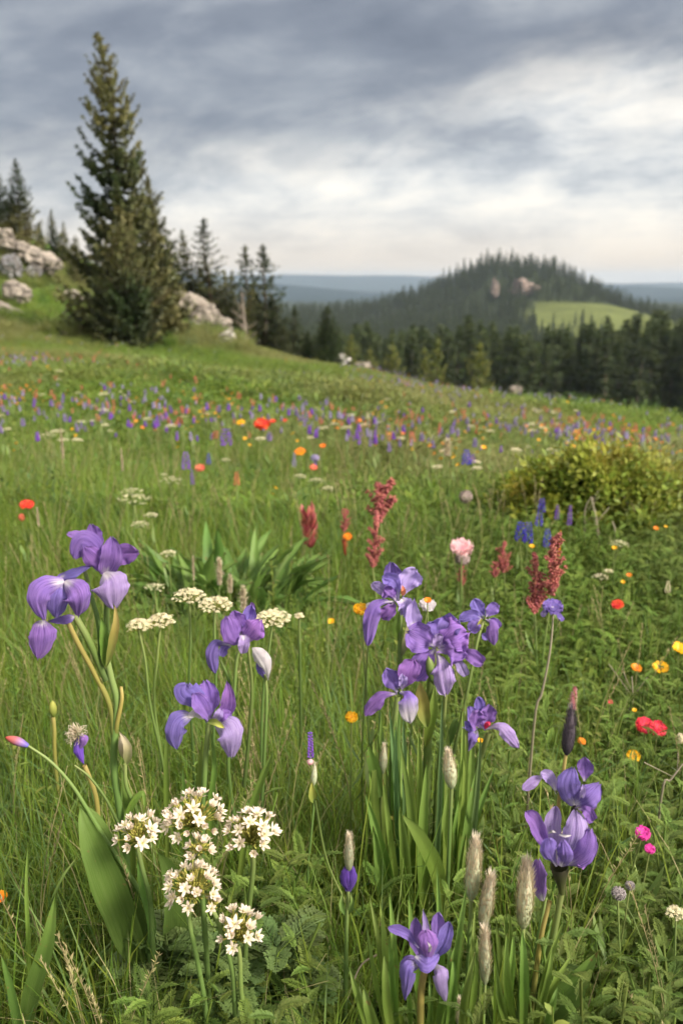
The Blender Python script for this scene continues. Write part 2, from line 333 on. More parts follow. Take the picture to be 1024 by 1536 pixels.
# ------------------------------------------------------------------ ground sheet
def ground():
    rr=[0.]+list(np.geomspace(.35,9000,250))
    aa=np.concatenate([np.linspace(-50,50,281),np.linspace(50,310,80)[1:-1]])
    A=np.radians(aa); na=len(aa)
    V=[(0,0,h1(0,0))]; ZN=[0.]
    X=np.outer(rr[1:],np.sin(A)); Y=np.outer(rr[1:],np.cos(A)); Z=H(X,Y)
    V=np.concatenate([[[0,0,h1(0,0)]],np.stack([X,Y,Z],-1).reshape(-1,3)])
    Fc=[(0,1+(j+1)%na,1+j) for j in range(na)]
    nr=len(rr)-1
    for i in range(nr-1):
        for j in range(na):
            j2=(j+1)%na; a=1+i*na; b=a+na
            Fc.append((a+j,a+j2,b+j2,b+j))
    mb=MB(); mb.add(V,[f[::-1] for f in Fc])
    x,y=V[:,0],V[:,1]; r=np.hypot(x,y)
    def nz(s,p): return .5+.25*(np.sin(x*s+p+1.7*np.sin(y*s*.7+p))+np.sin(y*s*1.3-p*2+1.3*np.sin(x*s*.9)))
    C=np.zeros((len(V),3))
    soil=np.array([.035,.038,.014]); mead=np.array([.16,.19,.045]); olive=np.array([.25,.21,.08]); lush=np.array([.12,.20,.035])
    wood=np.array([.030,.040,.018]); far=np.array([.13,.155,.05]); mt=np.array([.04,.065,.085])  # mt: haze blue of the far mountains, put into their base colour
    k=sm(1,14,r)[:,None]; C=soil*(1-k)+mead*k
    o=(sm(.45,.75,nz(.35,.6))*sm(9,16,r)*.8)[:,None]; C=C*(1-o)+olive*o
    l=(sm(-5,-9,x)*sm(24,32,y)*sm(.3,.6,nz(.2,2.)))[:,None]; C=C*(1-l)+lush*l
    f=sm(60,90,r)[:,None]; C=C*(1-f)+wood*f
    fm=(np.exp(-(((x-152)/55)**4)-((y-462)/50)**4)>.35)
    C[fm]=far*(.8+.5*nz(.05,1.))[fm][:,None]
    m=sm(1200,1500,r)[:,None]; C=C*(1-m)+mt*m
    me=mb.mesh('ground',[gm]); a=me.attributes.new('col','FLOAT_COLOR','POINT')
    a.data.foreach_set('color',np.concatenate([C,np.ones((len(C),1))],1).astype('f').ravel())
    o=bpy.data.objects.new('ground',me); COL.objects.link(o); tag(o,'hilly meadow ground falling away into a wooded valley','ground',kind='structure')
    return o
gm,t,out=nt('meadow_ground')
ca=N(t,'ShaderNodeAttribute',attribute_name='col'); geo=N(t,'ShaderNodeNewGeometry')
na_=noise(t,geo.outputs['Position'],1.7,6,.65); nb_=noise(t,geo.outputs['Position'],.09,4)
nc_=noise(t,geo.outputs['Position'],22.,4)
v=math_(t,'ADD',math_(t,'MULTIPLY_ADD',na_,1.3,-.1),math_(t,'MULTIPLY_ADD',nb_,.8,-.1))
cc=N(t,'ShaderNodeVectorMath',operation='SCALE'); t.links.new(ca.outputs['Color'],cc.inputs[0]); t.links.new(v,cc.inputs['Scale'])
finish(t,out,cc.outputs[0],1.,0,.05,bump=math_(t,'ADD',nc_,na_),bstr=1.,bdist=.06)
ground()
# ------------------------------------------------------------------ rocks
def ico(sub):
    import bmesh
    b=bmesh.new(); bmesh.ops.create_icosphere(b,subdivisions=sub,radius=1); b.verts.ensure_lookup_table()
    V=np.array([v.co[:] for v in b.verts]); Fc=[tuple(v.index for v in f.verts) for f in b.faces]; b.free(); return V,Fc
from mathutils import noise as MN
def rock_lump(mb,c,s,seed,rot=0,tilt=0,sub=4,rough=.28,flat=.0):
    V,Fc=ico(sub); o=seed*13.7
    d=np.array([MN.fractal(Vector(v)*1.3+Vector((o,o,0)),1.,2.,5) for v in V]); e=np.array([abs(MN.noise(Vector(v)*2.2+Vector((0,o,o)))) for v in V])
    V=V*(1+rough*d-.35*e)[:,None]
    V=np.sign(V)*np.abs(V)**.9
    V=V*np.array(s)
    ct,st=math.cos(tilt),math.sin(tilt); V=V@np.array([[ct,0,st],[0,1,0],[-st,0,ct]]).T
    cr,sr=math.cos(rot),math.sin(rot); V=V@np.array([[cr,-sr,0],[sr,cr,0],[0,0,1]]).T
    mb.add(V+np.array(c),Fc,r=seed*.37%1)
def rock(name,label,px,py,wpx,hpx,mat,D=None,lumps=1,tilt=0,group=None,depth=1.,seed=0):
    """px,py: middle of the rock's foot"""
    if D is None: D=solveD(px,py,0.05,5,60)
    wpx*=.86; p=P(px,py,D); z=h1(p[0],p[1]); W=wpx/F*D/.99; Hh=hpx/F*D
    mb=MB()
    if lumps==1: rock_lump(mb,(p[0],p[1],p[2]+Hh*.32),(W*.55,W*.45*depth,Hh*.78),seed+1,0,tilt)
    else:
        for i in range(lumps):  # long overlapping slabs
            f=(i+.5)/lumps-.5
            cx=p[0]+f*W*math.cos(tilt); cz=p[2]+Hh*.3-f*W*math.sin(tilt)
            rock_lump(mb,(cx+U(-.03,.03)*W,p[1]+U(-.3,.3)*W/lumps,cz+U(-.1,.1)*Hh),(W/lumps*U(.8,1.5),W/lumps*U(.8,1.2),Hh*U(.4,.75)),seed+i+2,U(-.4,.4),tilt+U(-.2,.15),4,.42)
    o=mb.build(name,M[mat],smooth=False,org=(p[0],p[1],p[2])); o.location=(p[0],p[1],p[2])
    return tag(o,label,'rock',group)
# ------------------------------------------------------------------ conifers
def frame(d):
    d=unit(d); a=np.array([0,0,1.]) if abs(d[2])<.9 else np.array([1.,0,0]); s=unit(np.cross(d,a)); return d,s,np.cross(s,d)
def tube(mb,pts,rad,n=6,t0=0.,t1=1.,r=0.,m=0):
    pts=np.asarray(pts,float); k=len(pts); rad=np.broadcast_to(rad,(k,)) if np.ndim(rad)==0 else np.asarray(rad)
    G=np.zeros((k,n,3)); prev=None
    T=np.gradient(pts,axis=0)
    a=np.linspace(0,2*math.pi,n,endpoint=False)
    for i in range(k):
        d,s,u=frame(T[i])
        if prev is not None:
            s=unit(prev-d*np.dot(prev,d)); u=np.cross(s,d)
        prev=s
        G[i]=pts[i]+rad[i]*(np.outer(np.cos(a),s)+np.outer(np.sin(a),u))
    tt=np.repeat(np.linspace(t0,t1,k)[:,None],n,1); qq=np.repeat(np.linspace(-1,1,n)[None],k,0)
    mb.grid(G,tt,qq,r,m,closed=True)
    return
def cr(pts,n=16):
    """smooth curve through the points"""
    p=np.asarray(pts,float)
    if len(p)<3: return np.array([p[0]+(p[-1]-p[0])*s for s in np.linspace(0,1,n)])
    q=np.vstack([2*p[0]-p[1],p,2*p[-1]-p[-2]]); out=[]; m=len(p)-1
    for s in np.linspace(0,m-1e-6,n):
        i=int(s); f=s-i; a,b,c,d=q[i:i+4]
        out.append(.5*((2*b)+(-a+c)*f+(2*a-5*b+4*c-d)*f*f+(-a+3*b-3*c+d)*f**3))
    return np.array(out)
def kite(mb,base,tip,side,w,t0=0.,t1=1.,r=0.,mid=.4,m=0):
    b=np.asarray(base); tp=np.asarray(tip); c=b+(tp-b)*mid; s=np.asarray(side)*w*.5
    mb.add([b,c-s,tp,c+s],[(0,1,2,3)],[t0,(t0+t1)/2,t1,(t0+t1)/2],[0,-1,0,1],r,m)
def conifer(h,rmax,levels,per,seed,spray=.11,kw=.05,z0=.04,pw=.8,side=0.,lean=0.,ragged=.3,droop=.35,keep=lambda f,az:True,tw=.34):
    """trunk and crown: whorls of drooping limbs carrying flat needle sprays"""
    rs=random.Random(seed); tr=MB(); cw=MB()
    ax=lambda z: np.array([lean*h*(z/h)**1.5+.012*h*math.sin(z/h*7+seed),0.01*h*math.sin(z/h*5+seed*2),z])
    zs=np.linspace(0,h*.985,14); tube(tr,[ax(z) for z in zs],[max(.012*h*(1-z/h)**.9*1.1,.006) for z in zs],8)
    for i in range(26):
        s_=.90+.11*i/26; p=ax(h*.985)*1.; p=ax(min(h,h*s_)); a_=i*2.4; d=unit([math.cos(a_)*.7,math.sin(a_)*.7,1]); kite(cw,p,p+d*.03*h*(1.05-s_)*6,unit(np.cross(d,[0,.3,1])),kw,.3,1,rs.random())
    for L in range(levels):
        f=z0+(1-z0)*((L+.2)/levels); z=h*f+rs.uniform(-.3,.3)*h/levels
        Rm=rmax*((1-f)**pw)*(.35+.65*min(1,(f+.03)/.12))+.003*h
        for b in range(per):
            azz=2*math.pi*(b+rs.random())/per
            if not keep(f,azz): continue
            Rb=Rm*rs.uniform(1-ragged,1+ragged*.6)*(1+side*math.cos(azz))
            up=.55-1.0*(1-f)*droop*1.6
            st=ax(z); dh=np.array([math.cos(azz),math.sin(azz),0]); ns=5
            pts=[]
            for i in range(ns+1):
                s=i/ns; pts.append(st+dh*Rb*s+np.array([0,0,Rb*(up*s-(.55*droop)*math.sin(s*math.pi)*.8+.22*s*s)]))
            pts=np.array(pts); tube(cw,pts,np.linspace(.007*Rb+.004,.003,ns+1),4,m=1)
            nst=max(3,int(Rb/spray)); sd=np.array([-dh[1],dh[0],0]); rr=rs.random()
            for j in range(nst):
                s=.12+.88*(j+rs.random())/nst; q=s*ns; i=min(int(q),ns-1); p=pts[i]+(pts[i+1]-pts[i])*(q-i)
                dr=unit(pts[i+1]-pts[i])
                ln=(tw*Rb*(1-s*.75)+.0125*h*(1.05-f))*rs.uniform(.6,1.2)
                for sg in (-1,1):
                    d=unit(dr*rs.uniform(.4,.9)+sd*sg*rs.uniform(.5,1)+np.array([0,0,rs.uniform(-.55,.15)]))
                    tip=p+d*ln; nside=unit(np.cross(d,np.array([rs.uniform(-.5,.5),rs.uniform(-.5,.5),1])))
                    kite(cw,p,tip,nside,kw*rs.uniform(.8,1.5),.2*s,s,rr,.45)
                    e2=unit(d+sd*rs.uniform(-.8,.8)+np.array([0,0,rs.uniform(-.9,.3)])); kite(cw,p+d*ln*.3,p+d*ln*.3+e2*ln*.7,unit(np.cross(e2,dh)),kw*rs.uniform(.7,1.3),.1+.2*s,s,rr,.5)
            kite(cw,pts[-2],pts[-1]+(pts[-1]-pts[-2])*.3,sd,kw,.5,1,rr)
    return tr,cw
# ------------------------------------------------------------------ trees on the meadow's edge
def tree_thing(name,label,tr,cw,loc,needle='needle',bark='bark',group=None,sc=1.,rz=0.,cat='tree'):
    o=thing(name,label,cat,(0,0,0),group)
    ORG[o.name]=(0,0,0)
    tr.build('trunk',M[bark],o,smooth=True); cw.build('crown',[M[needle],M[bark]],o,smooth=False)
    o.location=loc; o.scale=(sc,)*3; o.rotation_euler=(0,0,rz); return o
def at(px,py,D=None,h=0.):
    """ground point on this sight line"""
    if D is None: D=solveD(px,py,h,1,60)
    p=P(px,py,D); return (p[0],p[1],h1(p[0],p[1]))
def hpx(px,ytop,loc): # height reaching pixel row ytop from a ground location
    return P(px,ytop,loc[1])[2]-loc[2]
L=at(195,519,29); hh=hpx(150,52,L)
tr,cw=conifer(hh,hh*.205,34,10,3,spray=.065,kw=.13,z0=.05,pw=.66,side=-.06,lean=-.035,ragged=.42,droop=.62,tw=.27,
   keep=lambda f,a: not (f>.3 and f<.9 and random.random()<.16))
tree_thing('spruce_tree','tallest ragged dark spruce with open gappy spire leaning left over the meadow',tr,cw,L)
L=at(240,507,31.5); hh=hpx(225,262,L)
tr,cw=conifer(hh,hh*.235,36,9,11,spray=.10,kw=.11,z0=.04,pw=.85,side=.05,lean=-.02,ragged=.3,droop=.45)
tree_thing('spruce_tree','bushy olive spruce tight against the right flank of the tallest spruce',tr,cw,L)
L=at(192,524,27.5); hh=hpx(180,335,L)
tr,cw=conifer(hh,hh*.31,24,10,17,spray=.10,kw=.11,z0=.03,pw=.55,lean=0,ragged=.4,droop=.5)
tree_thing('spruce_tree','low wide young spruce at the foot of the tallest spruce',tr,cw,L)
MED=[conifer(8,1.75,34,8,21,.13,.12,pw=.8,ragged=.35),conifer(8,1.35,34,8,22,.13,.12,pw=.75,ragged=.45),conifer(8,2.3,30,9,23,.13,.13,pw=.7,ragged=.25),conifer(8,1.0,28,7,24,.14,.11,pw=.6,ragged=.6)]
MEDO=[]
def med(kind,px,ytop,ybase,D,label,wsc=1.,needle='needle',group=None,name='conifer_tree'):
    p=P(px,ybase,D); z=min(p[2],h1(p[0],p[1])) ; z=h1(p[0],p[1]); hh=P(px,ytop,D)[2]-z
    tr,cw=MED[kind]
    o=thing(name,label,'tree',(0,0,0),group); ORG[o.name]=(0,0,0)
    key=(kind,needle)
    if key not in MEDM: MEDM[key]=(tr.mesh('trunk',[M['bark']]),cw.mesh('crown',[M[needle],M['bark']],smooth=False))
    for nm,me in zip(('trunk','crown'),MEDM[key]):
        c=bpy.data.objects.new(nm,me); COL.objects.link(c); c.parent=o
    s=hh/8; o.location=(p[0],p[1],z-.05); o.scale=(s*wsc,s*wsc,s); o.rotation_euler=(0,0,U(0,6.28)); return o
MEDM={}
for a in [
 (0,34,236,372,50,'tall slim conifer above the rocks, second tree in from the left edge',.95),
 (0,2,252,355,50,'dark conifer cut off by the left edge of the picture',1.1),
 (1,18,300,360,53,'short thin conifer between the two leftmost conifers',.9),
 (1,84,312,400,60,'slim pale conifer standing just left of the big spruce',1.),
 (1,100,330,410,58,'short slim conifer beside the slim pale conifer left of the big spruce',.9),
 (2,118,352,440,52,'low bushy conifer half hidden behind the left side of the big spruce',.7),
 (0,278,343,475,44,'pointed conifer above the granite outcrop right of the big spruce',.9),
 (1,262,372,470,47,'thin conifer tucked behind the granite outcrop next to the bushy spruce',.9),
 (3,313,326,485,43,'tallest thin conifer of the group right of the granite outcrop',1.5),
 (2,300,398,488,45,'dark round young conifer behind the upper end of the granite outcrop',.7),
 (3,337,404,490,48,'small thin dark conifer right of the tallest thin conifer',1.2),
 (2,333,425,495,46,'dense short conifer filling the gap right of the granite outcrop',.7),
 (0,352,404,500,46,'short pointed conifer in front of the bare grey trunk group',.9),
 (3,371,367,500,44,'narrow spire conifer, left one of the two spires at the group\'s right end',1.3),
 (3,396,366,505,42,'narrow spire conifer with open tiers, right one of the two spires',1.5),
 (2,410,440,512,43,'bushy low conifer right of the two narrow spires',.7),
 (1,440,456,530,40,'slim olive conifer between the two spires and the broad cone tree',1.2),
 (2,491,456,532,33,'broad cone shaped conifer standing alone on the meadow crest',.85),
 (2,462,492,532,34,'small olive conifer just left of the broad cone shaped conifer',.8),
 (2,425,487,525,38,'small round conifer left of the slim olive conifer',.8),
 (0,288,420,480,45,'dark conifer at the head of the dense group right of the granite outcrop',1.),
 (2,318,410,492,44,'broad dark conifer inside the dense group right of the granite outcrop',.8),
 (0,382,430,506,43,'dark short conifer at the feet of the two narrow spires',1.1),
 (2,64,330,400,58,'dark conifer between the leftmost trees and the big spruce',.6),
 (1,375,425,505,41,'short conifer between the two narrow spires',1.2)]:
    med(a[0],a[1],a[2],a[3],a[4],a[5],a[6]*1.28)
for a in [(2,525,500,545,52,'yellow green young conifer right of the broad cone tree',.6),(2,585,515,560,62,'light green young conifer below the wooded butte, leftmost of the lighter green ones',.62),
 (0,634,520,560,66,'light green conifer second from the left below the wooded butte',.8),(0,658,508,565,64,'taller light green conifer third from the left below the butte',.9),
 (2,720,511,572,70,'light green conifer farthest right before the dark wood',.62),(2,552,520,560,60,'yellowish conifer low behind the crest boulder',.6)]:
    med(*a,needle='needle_yg')
# brown scrub and a dead trunk among the trees
def scrub(px,py,D,w,hgt,label,mat='needle_brown',name='scrub_bush'):
    l=at(px,py,D); o=thing(name,label,'bush',l); mb=MB(); st=MB()
    for i in range(26):
        a=U(0,6.28); e=U(.3,1.4); ln=U(.6,1)*hgt
        tip=np.array(l)+np.array([math.cos(a)*w*.5*math.cos(e),math.sin(a)*w*.5*math.cos(e),ln*math.sin(e)+.1*hgt]); mid=(np.array(l)+tip)/2+[U(-.1,.1)]*3
        tube(st,cr([l,mid,tip],5),[.03,.025,.02,.012,.006],4)
        for k in range(34):
            c=mid+(tip-mid)*U(-.2,1.1)+np.array([U(-.3,.3),U(-.3,.3),U(-.25,.25)])*hgt*.35; d=unit([U(-1,1),U(-1,1),U(-.3,1)])
            kite(mb,c,c+d*U(.1,.28),unit(np.cross(d,[0,.3,1])),.09,0,1,rnd())
    st.build('branches',M['deadbark'],o); mb.build('foliage',M[mat],o,smooth=False); return o
scrub(395,505,40,2.6,2.1,'brown leafless looking bush under the two narrow spire conifers')
scrub(355,490,41,2.0,2.0,'brown bush beside the bare grey trunk')
scrub(262,495,30,1.2,.8,'low dark bush at the right foot of the big spruce','needle')
l=at(366,505,39); o=thing('dead_tree','bare pale grey dead tree trunk in front of the brown bushes','tree',l); mb=MB()
b=np.array(l); hgt=hpx(362,440,l)
tube(mb,cr([b,b+[.06,0,hgt*.5],b+[-.05,0,hgt]],10),np.linspace(.13,.03,10),7)
mb.build('trunk',M['deadbark'],o); mb=MB()
for i in range(16):
    s=U(.35,.98); p0=b+np.array([0,0,hgt*s]); a=U(0,6.28); ln=U(.4,1.1)*(1.25-s)
    tube(mb,cr([p0,p0+[math.cos(a)*ln*.5,math.sin(a)*ln*.5,.1],p0+[math.cos(a)*ln,math.sin(a)*ln,.35]],5),np.linspace(.03,.008,5),4)
mb.build('branch',M['deadbark'],o)
# rocks
rock('rock_outcrop','long pink granite slab sloping down right of the big spruce',306,484,84,30,'pinkrock',38,lumps=4,tilt=.5,seed=3)
rock('rock_outcrop','broken pink and grey granite ledge under the left edge conifers',42,386,104,22,'pinkrock',47,lumps=5,tilt=.45,seed=40)
rock('rock','dark grey boulder below the pink granite ledge at the left',18,408,36,24,'greyrock',44,seed=7)
rock('rock','small grey boulder lower on the left slope behind the domed pink boulder',52,412,26,12,'greyrock',46,seed=8)
rock('rock','smooth domed pink boulder on the left slope',26,446,44,20,'pinkrock',38,tilt=.5,seed=9)
rock('rock','long low tan rock sloping down under the domed pink boulder',14,468,66,12,'pinkrock',36,lumps=3,tilt=.42,seed=14)
rock('rock','reddish flat rock in the grass left of the big spruce foot',88,498,32,10,'pinkrock',34,seed=19)
rock('rock','small tan rock halfway up the left slope by the spruce',112,446,30,9,'pinkrock',42,tilt=.4,seed=20)
rock('rock','white rounded boulder right of the big spruce',340,515,31,16,'palerock',None,seed=22)
rock('rock','flat white rock above the smaller stone on the crest',405,517,25,9,'palerock',None,seed=24)
rock('rock','small stone just below the flat white rock on the crest',409,525,14,6,'palerock',None,seed=25)
rock('rock','white boulder left of the reddish boulder below the cone shaped conifer',511,546,34,13,'palerock',None,seed=27)
rock('rock','little white stone at the foot of the white crest boulder',502,552,12,7,'palerock',None,seed=28)
rock('rock','reddish boulder right of the white crest boulder',546,552,28,10,'pinkrock',None,seed=30)
rock('rock','lone pinkish stone on the crest below the dark wood',772,588,19,9,'pinkrock',None,seed=32)
rock('rock','lone pale stone in the grass right of the pinkish crest stone',812,611,15,7,'palerock',None,seed=33)
# pink cliffs on the butte
def cliff(px,py,w,h,label,seed):
    D=585; 
    for D in range(540,660,3):
        p=P(px,py,D)
        if h1(p[0],p[1])>=p[2]-8: break
    p=P(px,py,D+3); W=w/F*D; Hh=h/F*D; mb=MB()
    for i in range(6):
        rock_lump(mb,(p[0]+U(-.4,.4)*W,p[1]+U(-3,2),p[2]+U(-.35,.35)*Hh),(W*.3*U(.7,1.1),W*.28,Hh*.42*U(.6,1.1)),seed+i,U(-1,1),U(-.3,.6),3,.4)
    o=mb.build('cliff',M['cliffrock'],smooth=False,org=tuple(p)); o.location=tuple(p); tag(o,label,'cliff')
M['cliffrock']=rockmat('pink_cliff_rock',(.21,.16,.145),(.31,.24,.21),(.09,.08,.07),.2)
cliff(742,434,11,24,'narrow pink cliff left of the larger cliff on the wooded butte',50)
cliff(780,433,42,20,'larger pink cliff near the top right of the wooded butte',60)
# ------------------------------------------------------------------ dark woods of the valley and the butte
LOW=[]
for i,(rm,lv) in enumerate([(1.7,15),(1.35,16),(1.9,14),(1.15,17)]):
    tr,cw=conifer(12,rm,lv,6,70+i,spray=.9,kw=.8,z0=.02,pw=.75,ragged=.4,droop=.4)
    LOW.append((tr,cw))
LOWM=[]
for tr,cw in LOW:
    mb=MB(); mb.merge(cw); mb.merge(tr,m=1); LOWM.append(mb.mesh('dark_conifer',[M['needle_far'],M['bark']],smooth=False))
def far_tree(x,y,hgt,label,group,name='dark_conifer',dz=0.):
    o=bpy.data.objects.new(name,LOWM[random.randrange(4)]); COL.objects.link(o)
    s=hgt/12; o.location=(x,y,h1(x,y)-.3+dz); o.scale=(s*U(.8,1.1),)*2+(s,); o.rotation_euler=(0,0,U(0,6.28)); return tag(o,label,'tree',group)
# front rows of the valley wood
topY=lambda px: np.interp(px,[400,500,560,620,700,760,830,900,960,1024],[520,502,496,494,492,488,494,488,480,478])
def wood_h(px,x,y): return P(px,topY(px)+U(-5,8),y)[2]-h1(x,y)
n=0
for row,(D0,ct) in enumerate([(112,76),(120,76),(130,76)]):
    for i in range(ct):
        px=430+ (1100-430)*(i+rnd())/ct; D=D0+U(-5,5); p=P(px,540,D)
        hgt=wood_h(px,p[0],D)*U(.88,1.06)*(1+.0*row)
        if hgt>4: far_tree(p[0],D,hgt,'dark conifer in the front rows of the wood behind the meadow crest','front rows of the valley wood'); n+=1
# skyline trees of the butte
for i in range(64):
    px=505+430*(i+rnd())/64
    best=None
    D=650+U(-10,12); x=(px-512)/F*D*.965
    hgt=U(7,15) if px<880 else U(5,9)
    far_tree(x,D,hgt,'small dark conifer standing up along the skyline of the butte','skyline trees of the butte')
# ------------------------------------------------------------------ stuff laid out by geometry nodes
def scatter(name,label,cat,protos,pts,rots,scs,idx,prefix):
    """one object: the prototypes placed at the points"""
    pc=bpy.data.collections.new(prefix)
    for i,me in enumerate(protos):
        o=bpy.data.objects.new('%s_%02d'%(prefix,i),me); pc.objects.link(o)
    me=bpy.data.meshes.new(name); pts=np.asarray(pts,'f'); me.vertices.add(len(pts)); me.vertices.foreach_set('co',pts.ravel())
    a=me.attributes.new('rot','FLOAT_VECTOR','POINT'); a.data.foreach_set('vector',np.asarray(rots,'f').ravel())
    a=me.attributes.new('scl','FLOAT_VECTOR','POINT'); s=np.asarray(scs,'f'); s=np.repeat(s[:,None],3,1) if s.ndim==1 else s
    a.data.foreach_set('vector',s.ravel())
    a=me.attributes.new('pick','INT','POINT'); a.data.foreach_set('value',np.asarray(idx,'i'))
    ob=bpy.data.objects.new(name,me); COL.objects.link(ob); tag(ob,label,cat,kind='stuff')
    g=bpy.data.node_groups.new(name,'GeometryNodeTree')
    g.interface.new_socket('Geometry',in_out='INPUT',socket_type='NodeSocketGeometry'); g.interface.new_socket('Geometry',in_out='OUTPUT',socket_type='NodeSocketGeometry')
    gi=g.nodes.new('NodeGroupInput'); go=g.nodes.new('NodeGroupOutput')
    ci=g.nodes.new('GeometryNodeCollectionInfo'); ci.inputs['Collection'].default_value=pc; ci.inputs['Separate Children'].default_value=True; ci.inputs['Reset Children'].default_value=True
    ip=g.nodes.new('GeometryNodeInstanceOnPoints'); ip.inputs['Pick Instance'].default_value=True
    def na(nm,ty):
        n=g.nodes.new('GeometryNodeInputNamedAttribute'); n.data_type=ty; n.inputs['Name'].default_value=nm; return n.outputs['Attribute']
    er=g.nodes.new('FunctionNodeEulerToRotation'); g.links.new(na('rot','FLOAT_VECTOR'),er.inputs[0])
    g.links.new(gi.outputs[0],ip.inputs['Points']); g.links.new(ci.outputs[0],ip.inputs['Instance'])
    g.links.new(na('pick','INT'),ip.inputs['Instance Index']); g.links.new(er.outputs[0],ip.inputs['Rotation']); g.links.new(na('scl','FLOAT_VECTOR'),ip.inputs['Scale'])
    g.links.new(ip.outputs[0],go.inputs[0])
    md=ob.modifiers.new('scatter','NODES'); md.node_group=g
    return ob
# the rest of the wood
W=[]
for i in range(26):
    px=U(795,1070); D=U(418,446); W.append(((px-512)/F*D,D,U(6,10)))
for i in range(3000):
    D=U(138,430); px=U(330,1150); x=(px-512)/F*D
    if abs(x-152)<58 and D>400: continue
    h=U(9,13); W.append((x,D,h))
for i in range(3300):
    D=U(430,760); px=U(300,1150); x=(px-512)/F*D
    z=h1(x,D)
    if math.exp(-((x-152)/55)**4-((D-462)/52)**4)>.35: continue
    pc=P(742,434,600); 
    if D<660 and ((abs(px-742)<10) or abs(px-783)<15) and D>560: 
        py=768-F*math.tan(math.atan((z+6-CZ)/D)+PITCH)
        if 405<py<450: continue
    W.append((x,D,U(6,12)))
for i in range(1600):
    D=U(50,135); px=U(380,700); x=(px-512)/F*D
    if h1(x,D)<-9-D*.05 and D>95: W.append((x,D,U(6,10)))
for i in range(70):
    D=U(455,492); px=U(948,1070); W.append(((px-512)/F*D,D,U(6,9)))
pts=[(x,y,h1(x,y)-.3) for x,y,h in W]
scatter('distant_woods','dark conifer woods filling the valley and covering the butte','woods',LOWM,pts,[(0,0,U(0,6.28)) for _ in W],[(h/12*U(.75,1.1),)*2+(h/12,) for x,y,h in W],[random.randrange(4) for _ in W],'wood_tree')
# ------------------------------------------------------------------ meadow cover prototypes
def blade(mb,b,az,h,lean,w,curl=.0,n=5,t1=1.,r=None,m=0,fold=.0):
    """one grass blade: rises, arches over towards az"""
    ca,sa=math.cos(az),math.sin(az); s=np.linspace(0,1,n)
    x=lean*h*s**2.1; z=h*s*(1-.28*lean*s*s)-curl*h*s**4
    side=np.array([-sa,ca,0]); tw=U(-.9,.9); side=side*math.cos(tw)+np.array([ca,sa,0])*math.sin(tw)
    C=np.stack([b[0]+ca*x,b[1]+sa*x,b[2]+z],1); ww=w*.5*np.minimum(1,(1-s)**.6*1.15)*(.6+.4*np.minimum(1,s*4)); ww[-1]=0
    G=np.stack([C-side*ww[:,None],C+side*ww[:,None]],1)
    mb.grid(G,np.repeat(s[:,None]*t1,2,1),np.tile([-1,1],(n,1)),rnd() if r is None else r,m)
def tuft(n,h,spread,w,lean=.45,straw=0.,seg=5):
    mb=MB()
    for i in range(n):
        a=U(0,6.28); rr=spread*rnd()**.5; hh=h*U(.5,1.1)
        blade(mb,(math.cos(a)*rr,math.sin(a)*rr,0),a+U(-1,1),hh,lean*U(.2,1.6),w*U(.6,1.3),U(0,.12)*(rnd()<.5),seg,m=1 if rnd()<straw else 0)
    return mb
def feather_frond(mb,b,az,ln,up,pin,w=.0013,n=17,m=0,wid=.17):
    """a finely cut leaf: a rachis with pairs of forked narrow leaflets"""
    ca,sa=math.cos(az),math.sin(az); h=np.array([ca,sa,0]); z=np.array([0,0,1.]); r=rnd()
    pts=[np.asarray(b)+h*ln*(s*math.cos(up*(1-.6*s)))+z*ln*(s*math.sin(up)-.35*s*s) for s in np.linspace(0,1,7)]
    c=cr(pts,9); tube(mb,c,np.linspace(w*.5,w*.25,9),3,0,.8,r,m)
    for i in range(n):
        s=.12+.86*i/n; q=s*8; k=min(int(q),7); p=c[k]+(c[k+1]-c[k])*(q-k); d=unit(c[k+1]-c[k]); sd=unit(np.cross(d,z))
        l=ln*wid*math.sin(math.pi*min(1,s*.9+.13))**.7*U(.8,1.15)
        for sg in (-1,1):
            e=unit(d*.55+sd*sg+z*U(-.1,.35)); tip=p+e*l; kite(mb,p,tip,unit(np.cross(e,z+[.2,.1,0])),w*1.5,.3,.9,r,.5,m)
            for f in (.45,.75):
                g=unit(e+d*.9); kite(mb,p+e*l*f,p+e*l*f+g*l*.38,unit(np.cross(g,z)),w*1.3,.4,1,r,.5,m)
                g=unit(e-d*.5+z*.2); kite(mb,p+e*l*f,p+e*l*f+g*l*.30,unit(np.cross(g,z)),w*1.3,.4,1,r,.5,m)
def feather_plant(h,nf,fl):
    mb=MB(); tube(mb,cr([(0,0,0),(U(-.02,.02),U(-.02,.02),h*.5),(U(-.03,.03),U(-.03,.03),h*.85)],5),[.0018]*5,4,0,.6,.3)
    for i in range(nf):
        a=i*2.4+U(-.4,.4); z=h*(.05+.85*(i/nf)); feather_frond(mb,(0,0,z),a,fl*U(.7,1.1)*(1.1-.5*i/nf),U(.5,1.2),0)
    return mb
def leafshape(mb,base,d,side,nrm,ln,wd,t0=0,t1=1,r=0,m=0,bend=.2,cup=.15,n=5,prof=None):
    s=np.linspace(0,1,n); pr=np.sin(math.pi*np.clip(s*.96+.04,0,1))**.8 if prof is None else prof(s)
    q=np.array([-1,-.0,1.]); G=np.zeros((n,3,3)); base=np.asarray(base,float)
    for i in range(n):
        c=base+d*ln*s[i]-nrm*bend*ln*s[i]**2
        for j in range(3): G[i,j]=c+side*wd*.5*pr[i]*q[j]+nrm*cup*wd*pr[i]*abs(q[j])
    mb.grid(G,np.repeat((t0+(t1-t0)*s)[:,None],3,1),np.tile(q,(n,1)),r,m)
